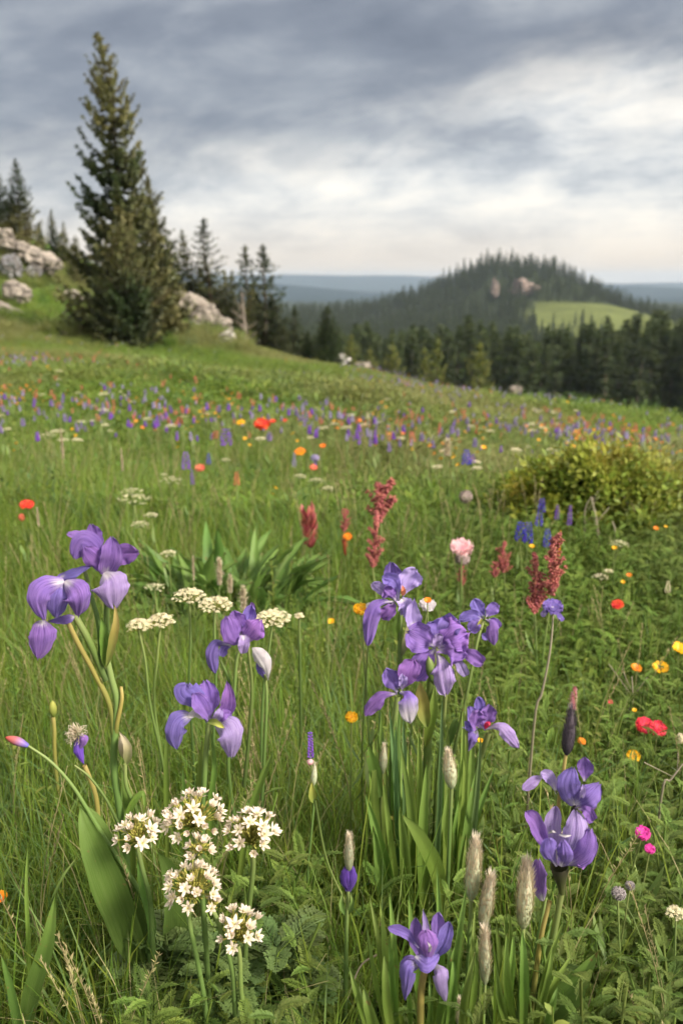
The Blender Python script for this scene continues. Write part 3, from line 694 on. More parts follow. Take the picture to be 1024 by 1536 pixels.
def herb_plant(h,nl,ll,lw,whorl=2):
    mb=MB(); top=(U(-.03,.03),U(-.03,.03),h); c=cr([(0,0,0),(U(-.02,.02),U(-.02,.02),h*.5),top],8); tube(mb,c,np.linspace(.002,.001,8),4,0,.7,.4)
    for i in range(nl):
        s=.08+.92*i/nl; q=s*7; k=min(int(q),6); p=c[k]+(c[k+1]-c[k])*(q-k)
        a=i*2.4 if whorl==1 else (i//2)*1.57+(i%2)*math.pi; a+=U(-.3,.3); up=U(.1,.9)
        d=np.array([math.cos(a)*math.cos(up),math.sin(a)*math.cos(up),math.sin(up)]); sd=np.array([-math.sin(a),math.cos(a),0]); nr=np.cross(sd,d)*-1
        if nr[2]<0: nr=-nr
        leafshape(mb,p,d,sd,nr,ll*U(.7,1.1)*(1.15-.5*s),lw*U(.8,1.1),.2,1,rnd(),n=4)
    return mb
GT=[tuft(16,.30,.028,.0030,.35).mesh('grass_tuft',[M['grass'],M['straw']]),tuft(14,.36,.03,.0034,.5,.12).mesh('grass_tuft',[M['grass'],M['straw']]),
    tuft(18,.24,.035,.0028,.6,.08).mesh('grass_tuft',[M['grass'],M['straw']]),tuft(12,.40,.025,.0026,.3,.05).mesh('grass_tuft',[M['grass'],M['straw']]),
    tuft(10,.34,.03,.0046,.55).mesh('grass_tuft',[M['blue_grass'],M['straw']]),tuft(20,.20,.04,.0026,.7,.05).mesh('grass_tuft',[M['grass'],M['straw']])]
FT=[feather_plant(h,n,f).mesh('feathery_plant',[M['feather']]) for h,n,f in ((.22,13,.085),(.28,16,.075),(.16,12,.09),(.32,18,.065))]
HT=[herb_plant(.24,30,.026,.006).mesh('leafy_plant',[M['herb']]),herb_plant(.30,26,.028,.007,1).mesh('leafy_plant',[M['herb']]),herb_plant(.18,24,.028,.008).mesh('leafy_plant',[M['herb']]),
    herb_plant(.26,40,.022,.004,1).mesh('leafy_plant',[M['feather']])]
# coarser clumps for the middle distance and the far slope
def clump(h,nb,sp,w,nl,mat):
    mb=tuft(nb,h,sp,w,.5,.04,4)
    for i in range(nl):
        a=U(0,6.28); rr=sp*rnd()**.5; z=U(.2,.85)*h; d=unit([U(-1,1),U(-1,1),U(0,1.2)]); sd=unit(np.cross(d,[0.1,0,1])); leafshape(mb,(math.cos(a)*rr,math.sin(a)*rr,z),d,sd,np.cross(sd,d),U(.03,.06),U(.008,.016),.2,1,rnd(),n=3)
    return mb.mesh('meadow_clump',[M[mat],M['straw']])
CT=[clump(.26,40,.09,.006,60,'grass'),clump(.20,50,.10,.005,90,'herb'),clump(.30,45,.08,.006,20,'blue_grass'),clump(.22,60,.10,.006,40,'grass'),clump(.2,30,.10,.005,120,'feather')]
def seedgrass():
    mb=tuft(6,.26,.02,.003,.6,.2)
    for i in range(3):
        a=U(0,6.28); L=U(.34,.46); c=cr([(0,0,0),(math.cos(a)*.02,math.sin(a)*.02,L*.6),(math.cos(a)*.07,math.sin(a)*.07,L)],9); tube(mb,c,np.linspace(.0011,.0006,9),4,.3,1,rnd(),1)
        for k in range(26):
            f=.68+.32*k/26; q=f*8; j=min(int(q),7); p=c[j]+(c[j+1]-c[j])*(q-j); d=unit(np.array([U(-1,1),U(-1,1),U(.6,1.6)])); kite(mb,p,p+d*.009,unit(np.cross(d,[.2,.1,1])),.0028,.5,1,rnd(),m=1)
    return mb.mesh('grass_tuft',[M['grass'],M['straw']])
GT+=[seedgrass(),seedgrass()]
def fld(x,y,s,p): return .5+.25*(math.sin(x*s+p+1.6*math.sin(y*s*.8+p))+math.sin(y*s*1.2-p+1.4*math.sin(x*s*.9+2*p)))
def lay(n,D0,D1,gen,power=1.,margin=.75):
    """n plants on the meadow between two distances, inside the view and a margin round it"""
    out=[]; 
    while len(out)<n:
        y=D0+(D1-D0)*rnd()**power if power!=1 else math.sqrt(D0*D0+(D1*D1-D0*D0)*rnd())
        X=.40*y+margin+.05*y; x=U(-X,X); g=gen(x,y)
        if g is not None: out.append((x,y)+g)
    return out
def tofill(name,label,cat,protos,L,prefix):
    pts=[(x,y,h1(x,y)-.01) for x,y,*_ in L]
    scatter(name,label,cat,protos,pts,[(l[4],l[5],U(0,6.28)) for l in L],[l[3] for l in L],[l[2] for l in L],prefix)
def near_iris(x,y): return (.02<x<.26 and .85<y<1.46 and rnd()<.8) or (-.2<x<-.06 and 1.0<y<1.2 and rnd()<.5)
def gg(x,y):
    if near_iris(x,y): return None
    herb=sm(.05,.42,x/max(y,.5)+.25*(fld(x,y,2.2,.3)-.5))*sm(4.2,2.5,y)
    if rnd()<herb*.72: return None
    if .8<y<1.3 and -.22<x<-.04 and rnd()<.7: return None
    s=.72+.35*fld(x,y,1.9,1.)+U(-.1,.15)
    if y<1.0: s*=.82
    k=random.choices(range(8),[5,3,4,2,3*fld(x,y,1.1,2.),4,.22,.22])[0]
    return k,s,U(-.12,.12),U(-.12,.12)
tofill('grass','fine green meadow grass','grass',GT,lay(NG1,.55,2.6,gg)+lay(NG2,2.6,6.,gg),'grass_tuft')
def gf(x,y):
    if near_iris(x,y): return None
    f=sm(-.02,.30,x/max(y,.5)+.3*(fld(x,y,2.2,.3)-.5))
    if y<1.35 and -.25<x<-.02: f=max(f,.9)
    if rnd()>f: return None
    return random.randrange(4),U(.75,1.2),U(-.2,.2),U(-.2,.2)
tofill('feathery_undergrowth','feathery finely cut green leaves among the grass','undergrowth',FT,lay(NF,.6,4.5,gf),'feather_plant')
def gh(x,y):
    if near_iris(x,y): return None
    f=.25+.6*sm(-.1,.3,x/max(y,.5)+.5*(fld(x,y,1.7,3.)-.5))
    if rnd()>f: return None
    return random.randrange(4),U(.7,1.25),U(-.15,.15),U(-.15,.15)
tofill('leafy_undergrowth','small leaved green herbs among the grass','undergrowth',HT,lay(NH,.6,6.5,gh),'leafy_plant')
def gc(x,y):
    s=.75+.6*fld(x,y,.7,1.)+U(-.15,.2)
    if fld(x,y,.9,4.)>.80: s*=1.3
    return random.choices(range(5),[4,3*fld(x,y,.8,.5),3*fld(x,y,.6,2.),3,3])[0],s,U(-.1,.1),U(-.1,.1)
def gc2(x,y):
    s=.85+.7*fld(x,y,.25,1.)+U(-.2,.3)
    if y>14: s*=.62
    if h1(x,y)<-6: return None
    return random.choices(range(5),[4,3*fld(x,y,.3,.5),1.5,3,4])[0],s,U(-.1,.1),U(-.1,.1)
A=lay(NC1,4.,11.,gc)+lay(NC2,11.,32.,gc2)
# up the left hillside
for i in range(3000):
    y=U(28,58); x=U(-.46,-.10)*y; A.append((x,y,random.choice((0,1,2,3)),U(1.1,2.2)*(1+.5*(rnd()<.1)),0,0))
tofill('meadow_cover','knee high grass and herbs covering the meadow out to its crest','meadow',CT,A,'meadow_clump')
# ------------------------------------------------------------------ wild flowers in the middle distance
def ellip(mb,c,s,d=(0,0,1),t0=0,t1=1,r=0,m=0,n=5,k=4):
    d,a,b=frame(d); G=np.zeros((k+1,n,3)); T=np.zeros((k+1,n))
    for i in range(k+1):
        f=i/k; rr=math.sin(math.pi*f)**.7
        for j in range(n):
            w=2*math.pi*j/n; G[i,j]=np.asarray(c)+d*s[2]*(f-.5)*2+a*s[0]*rr*math.cos(w)+b*s[1]*rr*math.sin(w); T[i,j]=t0+(t1-t0)*f
    mb.grid(G,T,np.zeros_like(T),r,m,closed=True)
def spike(mb,c0,c1,rad,nw=10,per=6,sz=None,shape=lambda f:1.,m=0,kind='pod'):
    c0=np.asarray(c0,float); c1=np.asarray(c1,float); d,a,b=frame(c1-c0); L=np.linalg.norm(c1-c0); sz=sz or L/nw*.8
    for i in range(nw):
        f=(i+.5)/nw; w=shape(f)
        for j in range(per):
            an=2*math.pi*(j+.5*(i%2))/per+U(-.3,.3); o=a*math.cos(an)+b*math.sin(an); p=c0+d*L*f; r=rnd()
            if kind=='pod':
                e=unit(o*.9+d*.55); ellip(mb,p+o*rad*w*.55+e*sz*.2,(sz*.33*w+sz*.1,sz*.33*w+sz*.1,sz*.6*(.4+.6*w)),e,0,1,r,m,5,4)
            elif kind=='bract':
                e=unit(o*U(.5,.9)+d*U(.6,1)); sd=np.cross(e,o); sd=unit(sd) if np.linalg.norm(sd)>.01 else a
                leafshape(mb,p,e,sd,unit(np.cross(sd,e)),rad*U(1.1,1.7)*w,rad*.42,0,1,r,m,.25,.2,4)
            else:
                e=unit(o*U(.6,1.1)+d*U(-.1,.7)); kite(mb,p,p+e*rad*w*U(.8,1.4),unit(np.cross(e,[.3,.2,1])),sz*.5,0,1,r,.4,m)
def stemto(mb,b,tp,r0=.0025,r1=.0018,n=8,wob=.02,m=0):
    b=np.asarray(b,float); tp=np.asarray(tp,float); md=(b+tp)/2+np.array([U(-wob,wob),U(-wob,wob),0])
    tube(mb,cr([b,md,tp],n),np.linspace(r0,r1,n),5,0,1,rnd(),m)
def poppy(mb,c,rad,npet=5,openn=.7,d=(0,0,1),m=0,layers=1,ruf=.12):
    c=np.asarray(c,float); d,a,b=frame(d)
    for l in range(layers):
        rl=rad*(1-.22*l)
        for i in range(npet):
            an=2*math.pi*(i+.5*l)/npet+U(-.15,.15); o=a*math.cos(an)+b*math.sin(an); sd=np.cross(d,o)
            n,mq=6,5; G=np.zeros((n,mq,3)); T=np.zeros((n,mq)); Q=np.zeros((n,mq)); ph=U(0,6)
            for ii in range(n):
                s=ii/(n-1); el=(1.25-openn*1.0)*(1-s)+(1.35-openn*1.3)*s
                w=rl*1.15*(math.sin(math.pi*min(1,.12+.62*s))**.8)*(1-.35*max(0,s-.8)/.2)
                for jj in range(mq):
                    q=-1+2*jj/(mq-1)
                    G[ii,jj]=c+o*rl*s*math.cos(el*(1-.2*l))+d*rl*(s*math.sin(el)+.10*l)+sd*w*.5*q+ (d*.25-o*.12)*w*q*q*.5+d*ruf*rl*math.sin(q*5+ph)*s*s
                    T[ii,jj]=s; Q[ii,jj]=q
            mb.grid(G,T,Q,rnd(),m)
def umbel(mb,c,rad,nc=26,per=9,fs=.003,m=1,ms=0,base=.6,dome=.35,org=None):
    """flat topped flower head: rays, and on each a knot of tiny five petalled florets"""
    c=np.asarray(c,float); o=c-np.array([0,0,rad*base])
    for i in range(nc):
        rr=rad*math.sqrt((i+.5)/nc); a=i*2.4; p=c+np.array([math.cos(a)*rr,math.sin(a)*rr,-dome*rad*(rr/rad)**2+U(-.05,.05)*rad])
        tube(mb,cr([o,(o+p)/2+[0,0,-.05*rad],p-[0,0,fs]],4),fs*.18,3,0,.8,rnd(),ms)
        for k in range(per):
            b=U(0,6.28); q=rad*.185*math.sqrt(rnd()); f=p+np.array([math.cos(b)*q,math.sin(b)*q,U(-.3,.6)*fs*1.5]); star(mb,f,fs,5,unit([math.cos(b)*.5,math.sin(b)*.5,1]),m,.45)
def star(mb,c,rad,n,d,m=0,wid=.4,cup=.2,r=None):
    d,a,b=frame(d); r=rnd() if r is None else r; V=[np.asarray(c,float)]; Fc=[]; T=[0]; p0=U(0,6)
    for i in range(n):
        an=2*math.pi*i/n+p0; o=a*math.cos(an)+b*math.sin(an); sd=np.cross(d,o)
        k=len(V); V+= [c+o*rad*.5-sd*rad*wid*.5+d*cup*rad*.5,c+o*rad+d*cup*rad,c+o*rad*.5+sd*rad*wid*.5+d*cup*rad*.5]; T+=[.5,1,.5]; Fc.append((0,k,k+1,k+2))
    mb.add(V,Fc,T,0,r,m)
def wf(name,cat,label,px,py,kind,wpx,hpx=0,mat='yellow',h=.30,D=None,group=None,ntop=None):
    if mat=='crimson': wpx*=1.85
    if mat=='blue': wpx*=1.35; hpx*=1.15
    """a flower whose head is centred on this sight line; it stands h above the ground"""
    if D is None: D=solveD(px,py,h,.8,40)
    c=P(px,py,D); g=np.array([c[0]+U(-.02,.02),c[1]+.01,h1(c[0],c[1])]); k=D/F*1.0
    o=thing(name,label,cat,tuple(g),group); st=MB(); hd=MB(); W=wpx*k; Hh=(hpx or wpx)*k; bot=c-np.array([0,0,Hh*.5])
    if kind=='spike': 
        spike(hd,bot,c+[0,0,Hh*.5],W*.5,max(5,int(Hh/W*5)),6,shape=lambda f:1-.6*f**2,kind='pod')
    elif kind=='bract':
        spike(hd,bot,c+[U(-.1,.1)*W,0,Hh*.5],W*.5,max(8,int(Hh/W*8)),7,shape=lambda f:(.75+.5*f-1.0*max(0,f-.6)**1.2),kind='bract')
    elif kind=='fuzzy' and mat=='crimson':
        ln_=U(-.12,.12)*Hh; ax=cr([bot,(bot+c)/2+[ln_*.2,0,0],c+[ln_,0,Hh*.5]],10); tube(hd,ax,W*.03,4)
        nb=int(16+Hh/W*9)
        for i in range(nb):
            f=(i+rnd())/nb; q=f*9; j=min(int(q),8); p=ax[j]+(ax[j+1]-ax[j])*(q-j); a=U(0,6.28); sh=(.75+.6*f if f<.45 else 1.02-1.0*(f-.45)**1.1)*U(.5,1.1)
            d=unit([math.cos(a)*.8,math.sin(a)*.8,U(.5,1.3)]); spike(hd,p,p+d*W*.52*sh,W*.085,6,4,sz=W*.07,shape=lambda g:1-.5*g,kind='hair'); spike(hd,p,p+d*W*.5*sh,W*.05,5,3,sz=W*.075,shape=lambda g:1-.4*g,kind='pod')
    elif kind=='fuzzy':
        spike(hd,bot,c+[0,0,Hh*.5],W*.5,max(16,int(Hh/W*15)),11,sz=W*.17,shape=lambda f:(.5+.9*f if f<.5 else .95-1.1*(f-.5)**1.3)*U(.6,1.15),kind='hair')
        spike(hd,bot,c+[0,0,Hh*.48],W*.34,max(10,int(Hh/W*9)),5,sz=W*.13,shape=lambda f:(1-.6*f*f)*U(.6,1.2),kind='pod')
    elif kind=='poppy': poppy(hd,bot,W*.52,5,.62,unit([U(-.2,.2),-.45,1]),layers=2); 
    elif kind=='flat': poppy(hd,bot,W*.55,6,1.05,unit([U(-.3,.3),-.5,1]),layers=2)
    elif kind=='pom':
        bot=c-[0,0,Hh*.35]
        poppy(hd,bot,W*.52,12,.85,unit([0,-.45,1]),layers=6,ruf=.34)
    elif kind=='umbel': umbel(hd,c,W*.5,20,7,max(.0026,W*.03)); bot=c-[0,0,W*.3]
    elif kind=='ball':
        for i in range(60):
            d=unit(np.random.normal(size=3)+[0,-.2,.3]); e=c+d*W*.33*np.array([1,1,Hh/W]); star(hd,e,W*.2,5,d,0,.5)
    if kind in('poppy','flat','pom'): ellip(st,bot-[0,0,W*.04],(W*.09,W*.09,W*.10),(0,0,1),.6,1)
    stemto(st,g,bot,.0016+W*.02,.001+W*.015)
    for i in range(5):
        p=g+(bot-g)*U(.1,.75); a=U(0,6.28); d=unit([math.cos(a),math.sin(a),1.1]); sd=unit(np.cross(d,[0,0,1])); leafshape(st,p,d,sd,np.cross(sd,d)*-1,U(.04,.08),.009,.2,.9,rnd())
    st.build('stem',M['stem'],o); hd.build('flower_head',[M['stem'],M['umbelwhite']] if kind=='umbel' else [M[mat]],o)
    return o
X=wf
# red and crimson spikes
X('paintbrush_flower','wildflower','crimson flower spike with scarlet bracts low on its left side, leftmost red spike',466,800,'bract',20,52,'crimson',.36)
X('poppy_flower','wildflower','small scarlet blossom against the left side of the leftmost crimson spike',458,806,'poppy',9,9,'red',.33)
X('paintbrush_flower','wildflower','dark red spike topped over the orange blossom, second red spike from the left',516,782,'fuzzy',16,34,'crimson',.38)
X('poppy_flower','wildflower','orange blossom halfway up beside the second red spike',521,801,'pom',14,16,'orange',.34)
X('paintbrush_flower','wildflower','pinkish red short spike below the orange blossom',518,822,'bract',11,26,'coral',.28)
X('paintbrush_flower','wildflower','tall narrow dark crimson spike in front of the bushy red plume',559,812,'fuzzy',30,86,'crimson',.46)
X('plume_flower','wildflower','bushy bright red plume behind the tall narrow crimson spike',571,757,'fuzzy',46,52,'crimson',.44)
X('paintbrush_flower','wildflower','thin crimson spike right of the pink pompon flower',756,838,'fuzzy',22,46,'crimson',.40)
X('paintbrush_flower','wildflower','short crimson tuft left of the thin crimson spike by the pink flower',742,856,'fuzzy',16,22,'crimson',.33)
X('paintbrush_flower','wildflower','left crimson spike of the large pair near the thin stemmed purple flower',804,880,'fuzzy',38,90,'crimson',.46)
X('paintbrush_flower','wildflower','right and taller crimson spike of the large pair, with a yellow tip beside it',829,850,'fuzzy',38,96,'crimson',.52)
X('paintbrush_flower','wildflower','thin yellow spike rising beside the tallest crimson spike',839,815,'fuzzy',7,40,'yellow',.52)
X('clover_flower','wildflower','pink pompon flower with frilled pale petals on top of a reddish stem',692,816,'pom',36,26,'pink',.44)
X('clover_flower','wildflower','cluster of pale withered blossoms right under the pink pompon flower',693,838,'ball',30,24,'dusty',.38)
X('paintbrush_flower','wildflower','dull crimson spike below the pink pompon flower',694,862,'fuzzy',16,36,'crimson',.32)
X('wildflower','wildflower','pinkish grey dry flower cluster in the grass above the pink pompon flower',698,745,'ball',26,26,'dusty',.36)
# blue flowers
X('delphinium_flower','wildflower','left deep blue blossom of the pair above the large crimson spikes',780,797,'spike',18,27,'blue',.40)
X('delphinium_flower','wildflower','right deep blue blossom of the pair above the large crimson spikes',792,799,'spike',15,30,'blue',.40)
X('delphinium_flower','wildflower','deep blue slanting spike right of the blue pair',820,807,'spike',13,26,'blue',.38)
X('delphinium_flower','wildflower','small blue spike between the blue pair and the shrub',808,779,'spike',13,19,'blue',.40)
X('delphinium_flower','wildflower','topmost small blue spike in front of the shrub',812,758,'spike',12,20,'blue',.42)
X('delphinium_flower','wildflower','violet spike with a pale tip in front of the shrub',835,768,'spike',10,24,'purple',.40)
X('delphinium_flower','wildflower','violet spike farthest right of the blue ones in front of the shrub',854,773,'spike',11,32,'purple',.42)
X('poppy_flower','wildflower','small yellow blossom just under the deep blue pair',797,817,'poppy',10,8,'yellow',.33)
X('delphinium_flower','wildflower','dark blue blossom alone in the grass left of the shrub',699,686,'spike',15,21,'blue',.42)
X('delphinium_flower','wildflower','paler blue blossom touching the lone dark blue blossom left of the shrub',709,688,'spike',11,14,'purple',.40)
X('poppy_flower','wildflower','single yellow blossom above the lone dark blue blossom',725,669,'poppy',10,8,'yellow',.34)
# purple and orange ones on the left
X('lupine_flower','wildflower','thick dark purple spike left of the salmon blossom',279,691,'spike',19,28,'purple',.45)
X('lupine_flower','wildflower','thin dark purple spike hanging below the thick dark purple spike',288,715,'spike',8,26,'purple',.36)
X('lupine_flower','wildflower','thin stem with a small dark blue tip right of the salmon blossom',313,688,'spike',7,16,'blue',.42)
X('poppy_flower','wildflower','salmon blossom between the thick purple spike and the thin blue tipped stem',300,700,'pom',15,10,'coral',.36)
X('lupine_flower','wildflower','large violet flower head above the white yarrow on the left half of the meadow',339,656,'spike',27,27,'purple',.45)
X('yarrow_flower','wildflower','small white flat flower head just below the large violet flower head',338,688,'umbel',17,6,'white',.36)
X('poppy_flower','wildflower','coral upright blossom in the grass above the broad leaved clump',355,718,'spike',13,22,'coral',.36)
X('poppy_flower','wildflower','red poppy alone among tall grass at the left edge',40,752,'flat',20,10,'red',.42)
X('wildflower','wildflower','pale pink dried flower head below the lone red poppy at the left edge',33,776,'ball',12,16,'coral',.36)
X('poppy_flower','wildflower','bright red poppy cluster in the upper meadow',393,633,'pom',24,17,'red',.45)
X('poppy_flower','wildflower','small red poppy right of the bright red poppy cluster',409,629,'poppy',10,9,'red',.44)
X('poppy_flower','wildflower','little red poppy farthest right beside the bright red poppy cluster',428,628,'poppy',8,8,'red',.44)
X('poppy_flower','wildflower','yellow blossom left of the bright red poppy cluster',361,630,'flat',12,7,'yellow',.42)
X('poppy_flower','wildflower','orange red poppy above the row of three white yarrow heads',450,673,'flat',16,9,'orange',.40)
X('poppy_flower','wildflower','orange poppy with dark stem to the right of the orange red poppy',484,666,'poppy',11,10,'orange',.44)
X('poppy_flower','wildflower','small orange blossom just below the orange red poppy',470,699,'pom',12,10,'coral',.36)
X('lupine_flower','wildflower','faded lilac spike below the orange red poppy',441,690,'spike',9,22,'lilac',.36)
X('wildflower','wildflower','pale lilac blossom between the orange poppies',472,687,'ball',17,12,'lilac',.36)
X('yarrow_flower','wildflower','left white head of the row of three in the middle meadow',450,712,'umbel',20,7,'white',.40)
X('yarrow_flower','wildflower','middle and largest white head of the row of three in the middle meadow',474,718,'umbel',24,9,'white',.40)
X('yarrow_flower','wildflower','right white head of the row of three in the middle meadow',491,730,'umbel',19,8,'white',.38)
X('yarrow_flower','wildflower','little white flower head far up the left meadow',72,650,'umbel',26,8,'white',.42)
X('yarrow_flower','wildflower','single white blossom in the flower band right of centre',551,623,'spike',9,11,'umbelwhite',.45)
# cream umbels of the left half
for a in [(200,742,54,.42,'wide cream flower head up and right of the tall left iris'),(198,733,36,.44,'smaller cream flower head behind the wide one above the top left iris'),
 (256,716,36,.40,'pale cream flower head left of the thick purple spike'),(210,783,30,.36,'small cream flower head below the wide cream one'),(227,770,22,.38,'tiny cream flower head touching the small one below the wide cream one'),
 (253,827,26,.36,'rounded small cream flower head left of the broad leaved clump'),(232,877,32,.36,'small cream flower head above the pair right of the top left iris'),
 (900,862,24,.30,'pale cream blossom cluster right of the large crimson spikes'),(928,812,30,.36,'small cream flower cluster under the shrub'),(912,855,14,.32,'tiny pinkish blossom beside the pale cream cluster right of the crimson spikes')]:
    X('umbel_flower','wildflower',a[4],a[0],a[1],'umbel',a[2],0,'white',a[3])
# right side poppies
for a in [('poppy_flower',953,996,'poppy',20,20,'orange',.30,'orange yellow poppy left of the wider yellow poppy on the right'),
 ('poppy_flower',990,998,'poppy',29,17,'yellow',.30,'wide yellow poppy between the orange yellow poppy and the right edge'),('poppy_flower',1017,966,'poppy',28,24,'yellow',.32,'yellow poppy cut by the right edge'),
 ('poppy_flower',949,1131,'pom',22,16,'yellow',.26,'yellow ragged blossom below left of the rose red flower'),('carnation_flower',966,1084,'pom',30,22,'redpink',.30,'left frilled half of the rose red double flower head'),
 ('carnation_flower',986,1088,'pom',28,24,'redpink',.30,'right frilled half of the rose red double flower head'),
 ('wildflower',963,1248,'pom',26,13,'magenta',.33,'magenta blossom on the right, upper one'),('wildflower',974,1270,'pom',18,17,'magenta',.31,'pink blossom right under the magenta one'),
 ('poppy_flower',926,902,'flat',18,10,'red',.32,'red blossom right of the large crimson spikes'),('poppy_flower',943,860,'poppy',10,9,'orange',.36,'yellow orange blossom above the red blossom on the right'),
 ('poppy_flower',934,871,'poppy',8,7,'yellow',.36,'small yellow blossom left of the yellow orange one above the red blossom'),('poppy_flower',921,819,'poppy',9,9,'yellow',.36,'yellow blossom on a pale stem below the shrub'),
 ('poppy_flower',983,790,'poppy',10,9,'orange',.38,'orange blossom under the right part of the shrub'),('poppy_flower',998,787,'poppy',6,8,'yellow',.38,'tiny yellow blossom right of the orange blossom under the shrub'),
 ('wildflower',1001,880,'spike',12,20,'umbelwhite',.34,'white drooping blossom near the right edge'),('poppy_flower',497,929,'poppy',13,11,'yellow',.28,'single yellow blossom left of the yellow flower on the central iris clump'),
 ('wildflower',2,1338,'poppy',26,26,'orange',.25,'orange blossom cut by the left edge'),('wildflower',860,1047,'fuzzy',20,40,'pink',.30,'pinkish brown seed plume above the dark hairy seed head'),
 ('wildflower',927,1340,'ball',32,26,'greyhead',.31,'round dark grey seed head low on the right'),('wildflower',944,1328,'ball',22,17,'greyhead',.31,'paler grey seed head touching the dark round one'),
 ('umbel_flower',1014,1366,'umbel',34,0,'white',.31,'white flower cluster cut by the lower right edge'),('poppy_flower',951,1062,'poppy',9,10,'yellow',.28,'small yellow blossom above the rose red flower'),
 ('poppy_flower',872,1108,'flat',13,9,'orange',.26,'small orange blossom behind the dark hairy seed head'),('wildflower',915,1050,'flat',9,6,'redpink',.28,'tiny pink blossom left of the small yellow blossom above the rose red flower'),
 ('poppy_flower',1019,1108,'ball',16,26,'umbelwhite',.28,'cream blossoms at the right edge beside the rose red flower')]:
    X(a[0],'wildflower',a[8],a[1],a[2],a[3],a[4],a[5],a[6],a[7])
# brown seed plumes near the broad clump
X('seed_plume','seed head','pale brown seed plume at the lower right of the broad leaved clump',329,858,'fuzzy',18,44,'fluff',.38)
X('seed_plume','seed head','second brown seed plume leaning right beside the pale brown one',345,876,'fuzzy',15,30,'fluff',.34)
X('seed_plume','seed head','upright tan seed stalk left of the pale brown seed plume',290,852,'fuzzy',7,40,'fluff',.40)
X('seed_plume','seed head','pale seed tuft behind the violet iris with the white petal',365,898,'fuzzy',20,40,'fluff',.36)
for a in [(93,665,8,48,'tan grass seed stalk in the left meadow below the white flower head'),(183,690,7,34,'pale green seed stalk right of the tan stalk in the left meadow'),(57,775,7,30,'green seed stalk just right of the lone red poppy'),
          (670,672,22,26,'pale seed head cluster in the meadow left of the lone blue blossom')]:
    X('seed_stalk','seed head',a[4],a[0],a[1],'fuzzy',a[2],a[3],'fluff',.5)
# dry twigs below the shrub
def twig(label,pts,D,r=.004):
    c=[P(x,y,D) for x,y in pts]; g=np.array([c[-1][0],D,h1(c[-1][0],D)]); o=MB(); tube(o,cr([g]+c[::-1],14),np.linspace(r,r*.45,14),5)
    for i in range(3):
        p=c[0]+(c[-1]-c[0])*U(.2,.8); tube(o,cr([p,p+[U(-.06,.06),0,U(.03,.1)]],3),r*.3,4)
    ob=o.build('dry_stalk',M['dry'],org=tuple(g)); ob.location=tuple(g); return tag(ob,label,'dry stalk')
twig('pale dry stalk standing tallest below the shrub',[(886,745),(894,782),(898,830)],3.6,.007)
twig('thin dry stalk leaning left against the tallest pale stalk',[(884,748),(877,765),(876,800)],3.6)
twig('bent grey dry stalk right of the tallest pale stalk',[(941,742),(945,770),(953,800)],3.7,.006)
twig('forked pale dry stalk between the two taller dry stalks',[(918,782),(922,800),(921,850)],3.4,.005)
twig('grey dry stem standing under the orange yellow poppy',[(947,1015),(948,1050),(940,1080)],2.0,.003)
twig('tan arching dry stem at the right edge below the rose red flower',[(1024,1145),(1005,1170),(992,1190)],1.5,.003)
# shrub
def big_shrub():
    D=3.9; l=(P(895,780,D)[0],D,h1(P(895,780,D)[0],D)); o=thing('flowering_shrub','dense rounded yellow green shrub in the right meadow, darker on its left end','shrub',l)
    fo=MB(); br=MB(); b=np.array(l)
    lob=[(800,720,62,40),(845,695,60,45),(900,685,70,50),(955,695,70,45),(1005,720,60,48),(870,730,90,45),(950,735,80,45),(1030,760,60,40),(770,740,44,30),(800,750,60,34)]
    for (x,y,rx,rz) in [(a,b_+36,c_*1.02,d_*.95) for a,b_,c_,d_ in lob]:
        c=P(x,y,D+U(-.15,.25)); k=D/F; 
        for i in range(3): tube(br,cr([b+[(c[0]-b[0])*.4,0,0],(b+c)/2+[U(-.1,.1)]*3,c+[U(-.1,.1),U(-.1,.1),0]],6),np.linspace(.012,.004,6),5)
        for i in range(150):
            d=unit(np.random.normal(size=3)); rr=.45+.75*rnd()**1.3; cc=c+d*np.array([rx*k,rx*k*.8,rz*k])*rr
            if cc[2]<l[2]+.05: continue
            rv=rnd()
            for j in range(16):
                p=cc+np.random.normal(size=3)*.028; e=unit(np.random.normal(size=3)+[0,0,.7]+d*.6); sd=unit(np.cross(e,np.random.normal(size=3)))
                leafshape(fo,p,e,sd,np.cross(sd,e),U(.026,.046),U(.014,.024),.2+.5*rnd(),.7+.3*rnd(),rv,n=3)
    br.build('branches',M['dry'],o); fo.build('foliage',M['shrub'],o)
big_shrub()
# broad leaved clump
def bclump(name,label,px,py,D,nl,ln,wd,cat='leafy plant',mat='broad'):
    p=P(px,py,D); l=(p[0],D,h1(p[0],D)); o=thing(name,label,cat,l); mb=MB()
    for i in range(nl):
        a=i*2.4; f=i/nl; el=1.5-1.0*f+U(-.25,.2); L_=ln*U(.75,1.1); h=np.array([math.cos(a),math.sin(a),0]); n=9; s=np.linspace(0,1,n); sd=np.array([-h[1],h[0],0]); q=np.array([-1,-.5,0,.5,1]); G=np.zeros((n,5,3)); c=np.array(l)+h*.02+(np.array([U(-.17,.17),U(-.12,.12),0]) if nl>60 else 0)
        for k in range(n):
            if k: e=el-1.5*s[k]**1.6*(.4+f); c=c+(h*math.cos(e)+np.array([0,0,1])*math.sin(e))*L_/(n-1)
            e=el-1.5*s[k]**1.6*(.4+f); nr=-h*math.sin(e)+np.array([0,0,1])*math.cos(e)
            w=wd*U(.95,1.05)*max(0.05,math.sin(math.pi*min(1,.1+.9*s[k])))**.75
            for j in range(5): G[k,j]=c+sd*w*.5*q[j]+nr*w*.28*abs(q[j])+nr*.006*math.sin(k*2.3+j)
        mb.grid(G,np.repeat(s[:,None],5,1),np.tile(q,(n,1)),rnd())
    mb.build('leaf_rosette',M[mat],o)
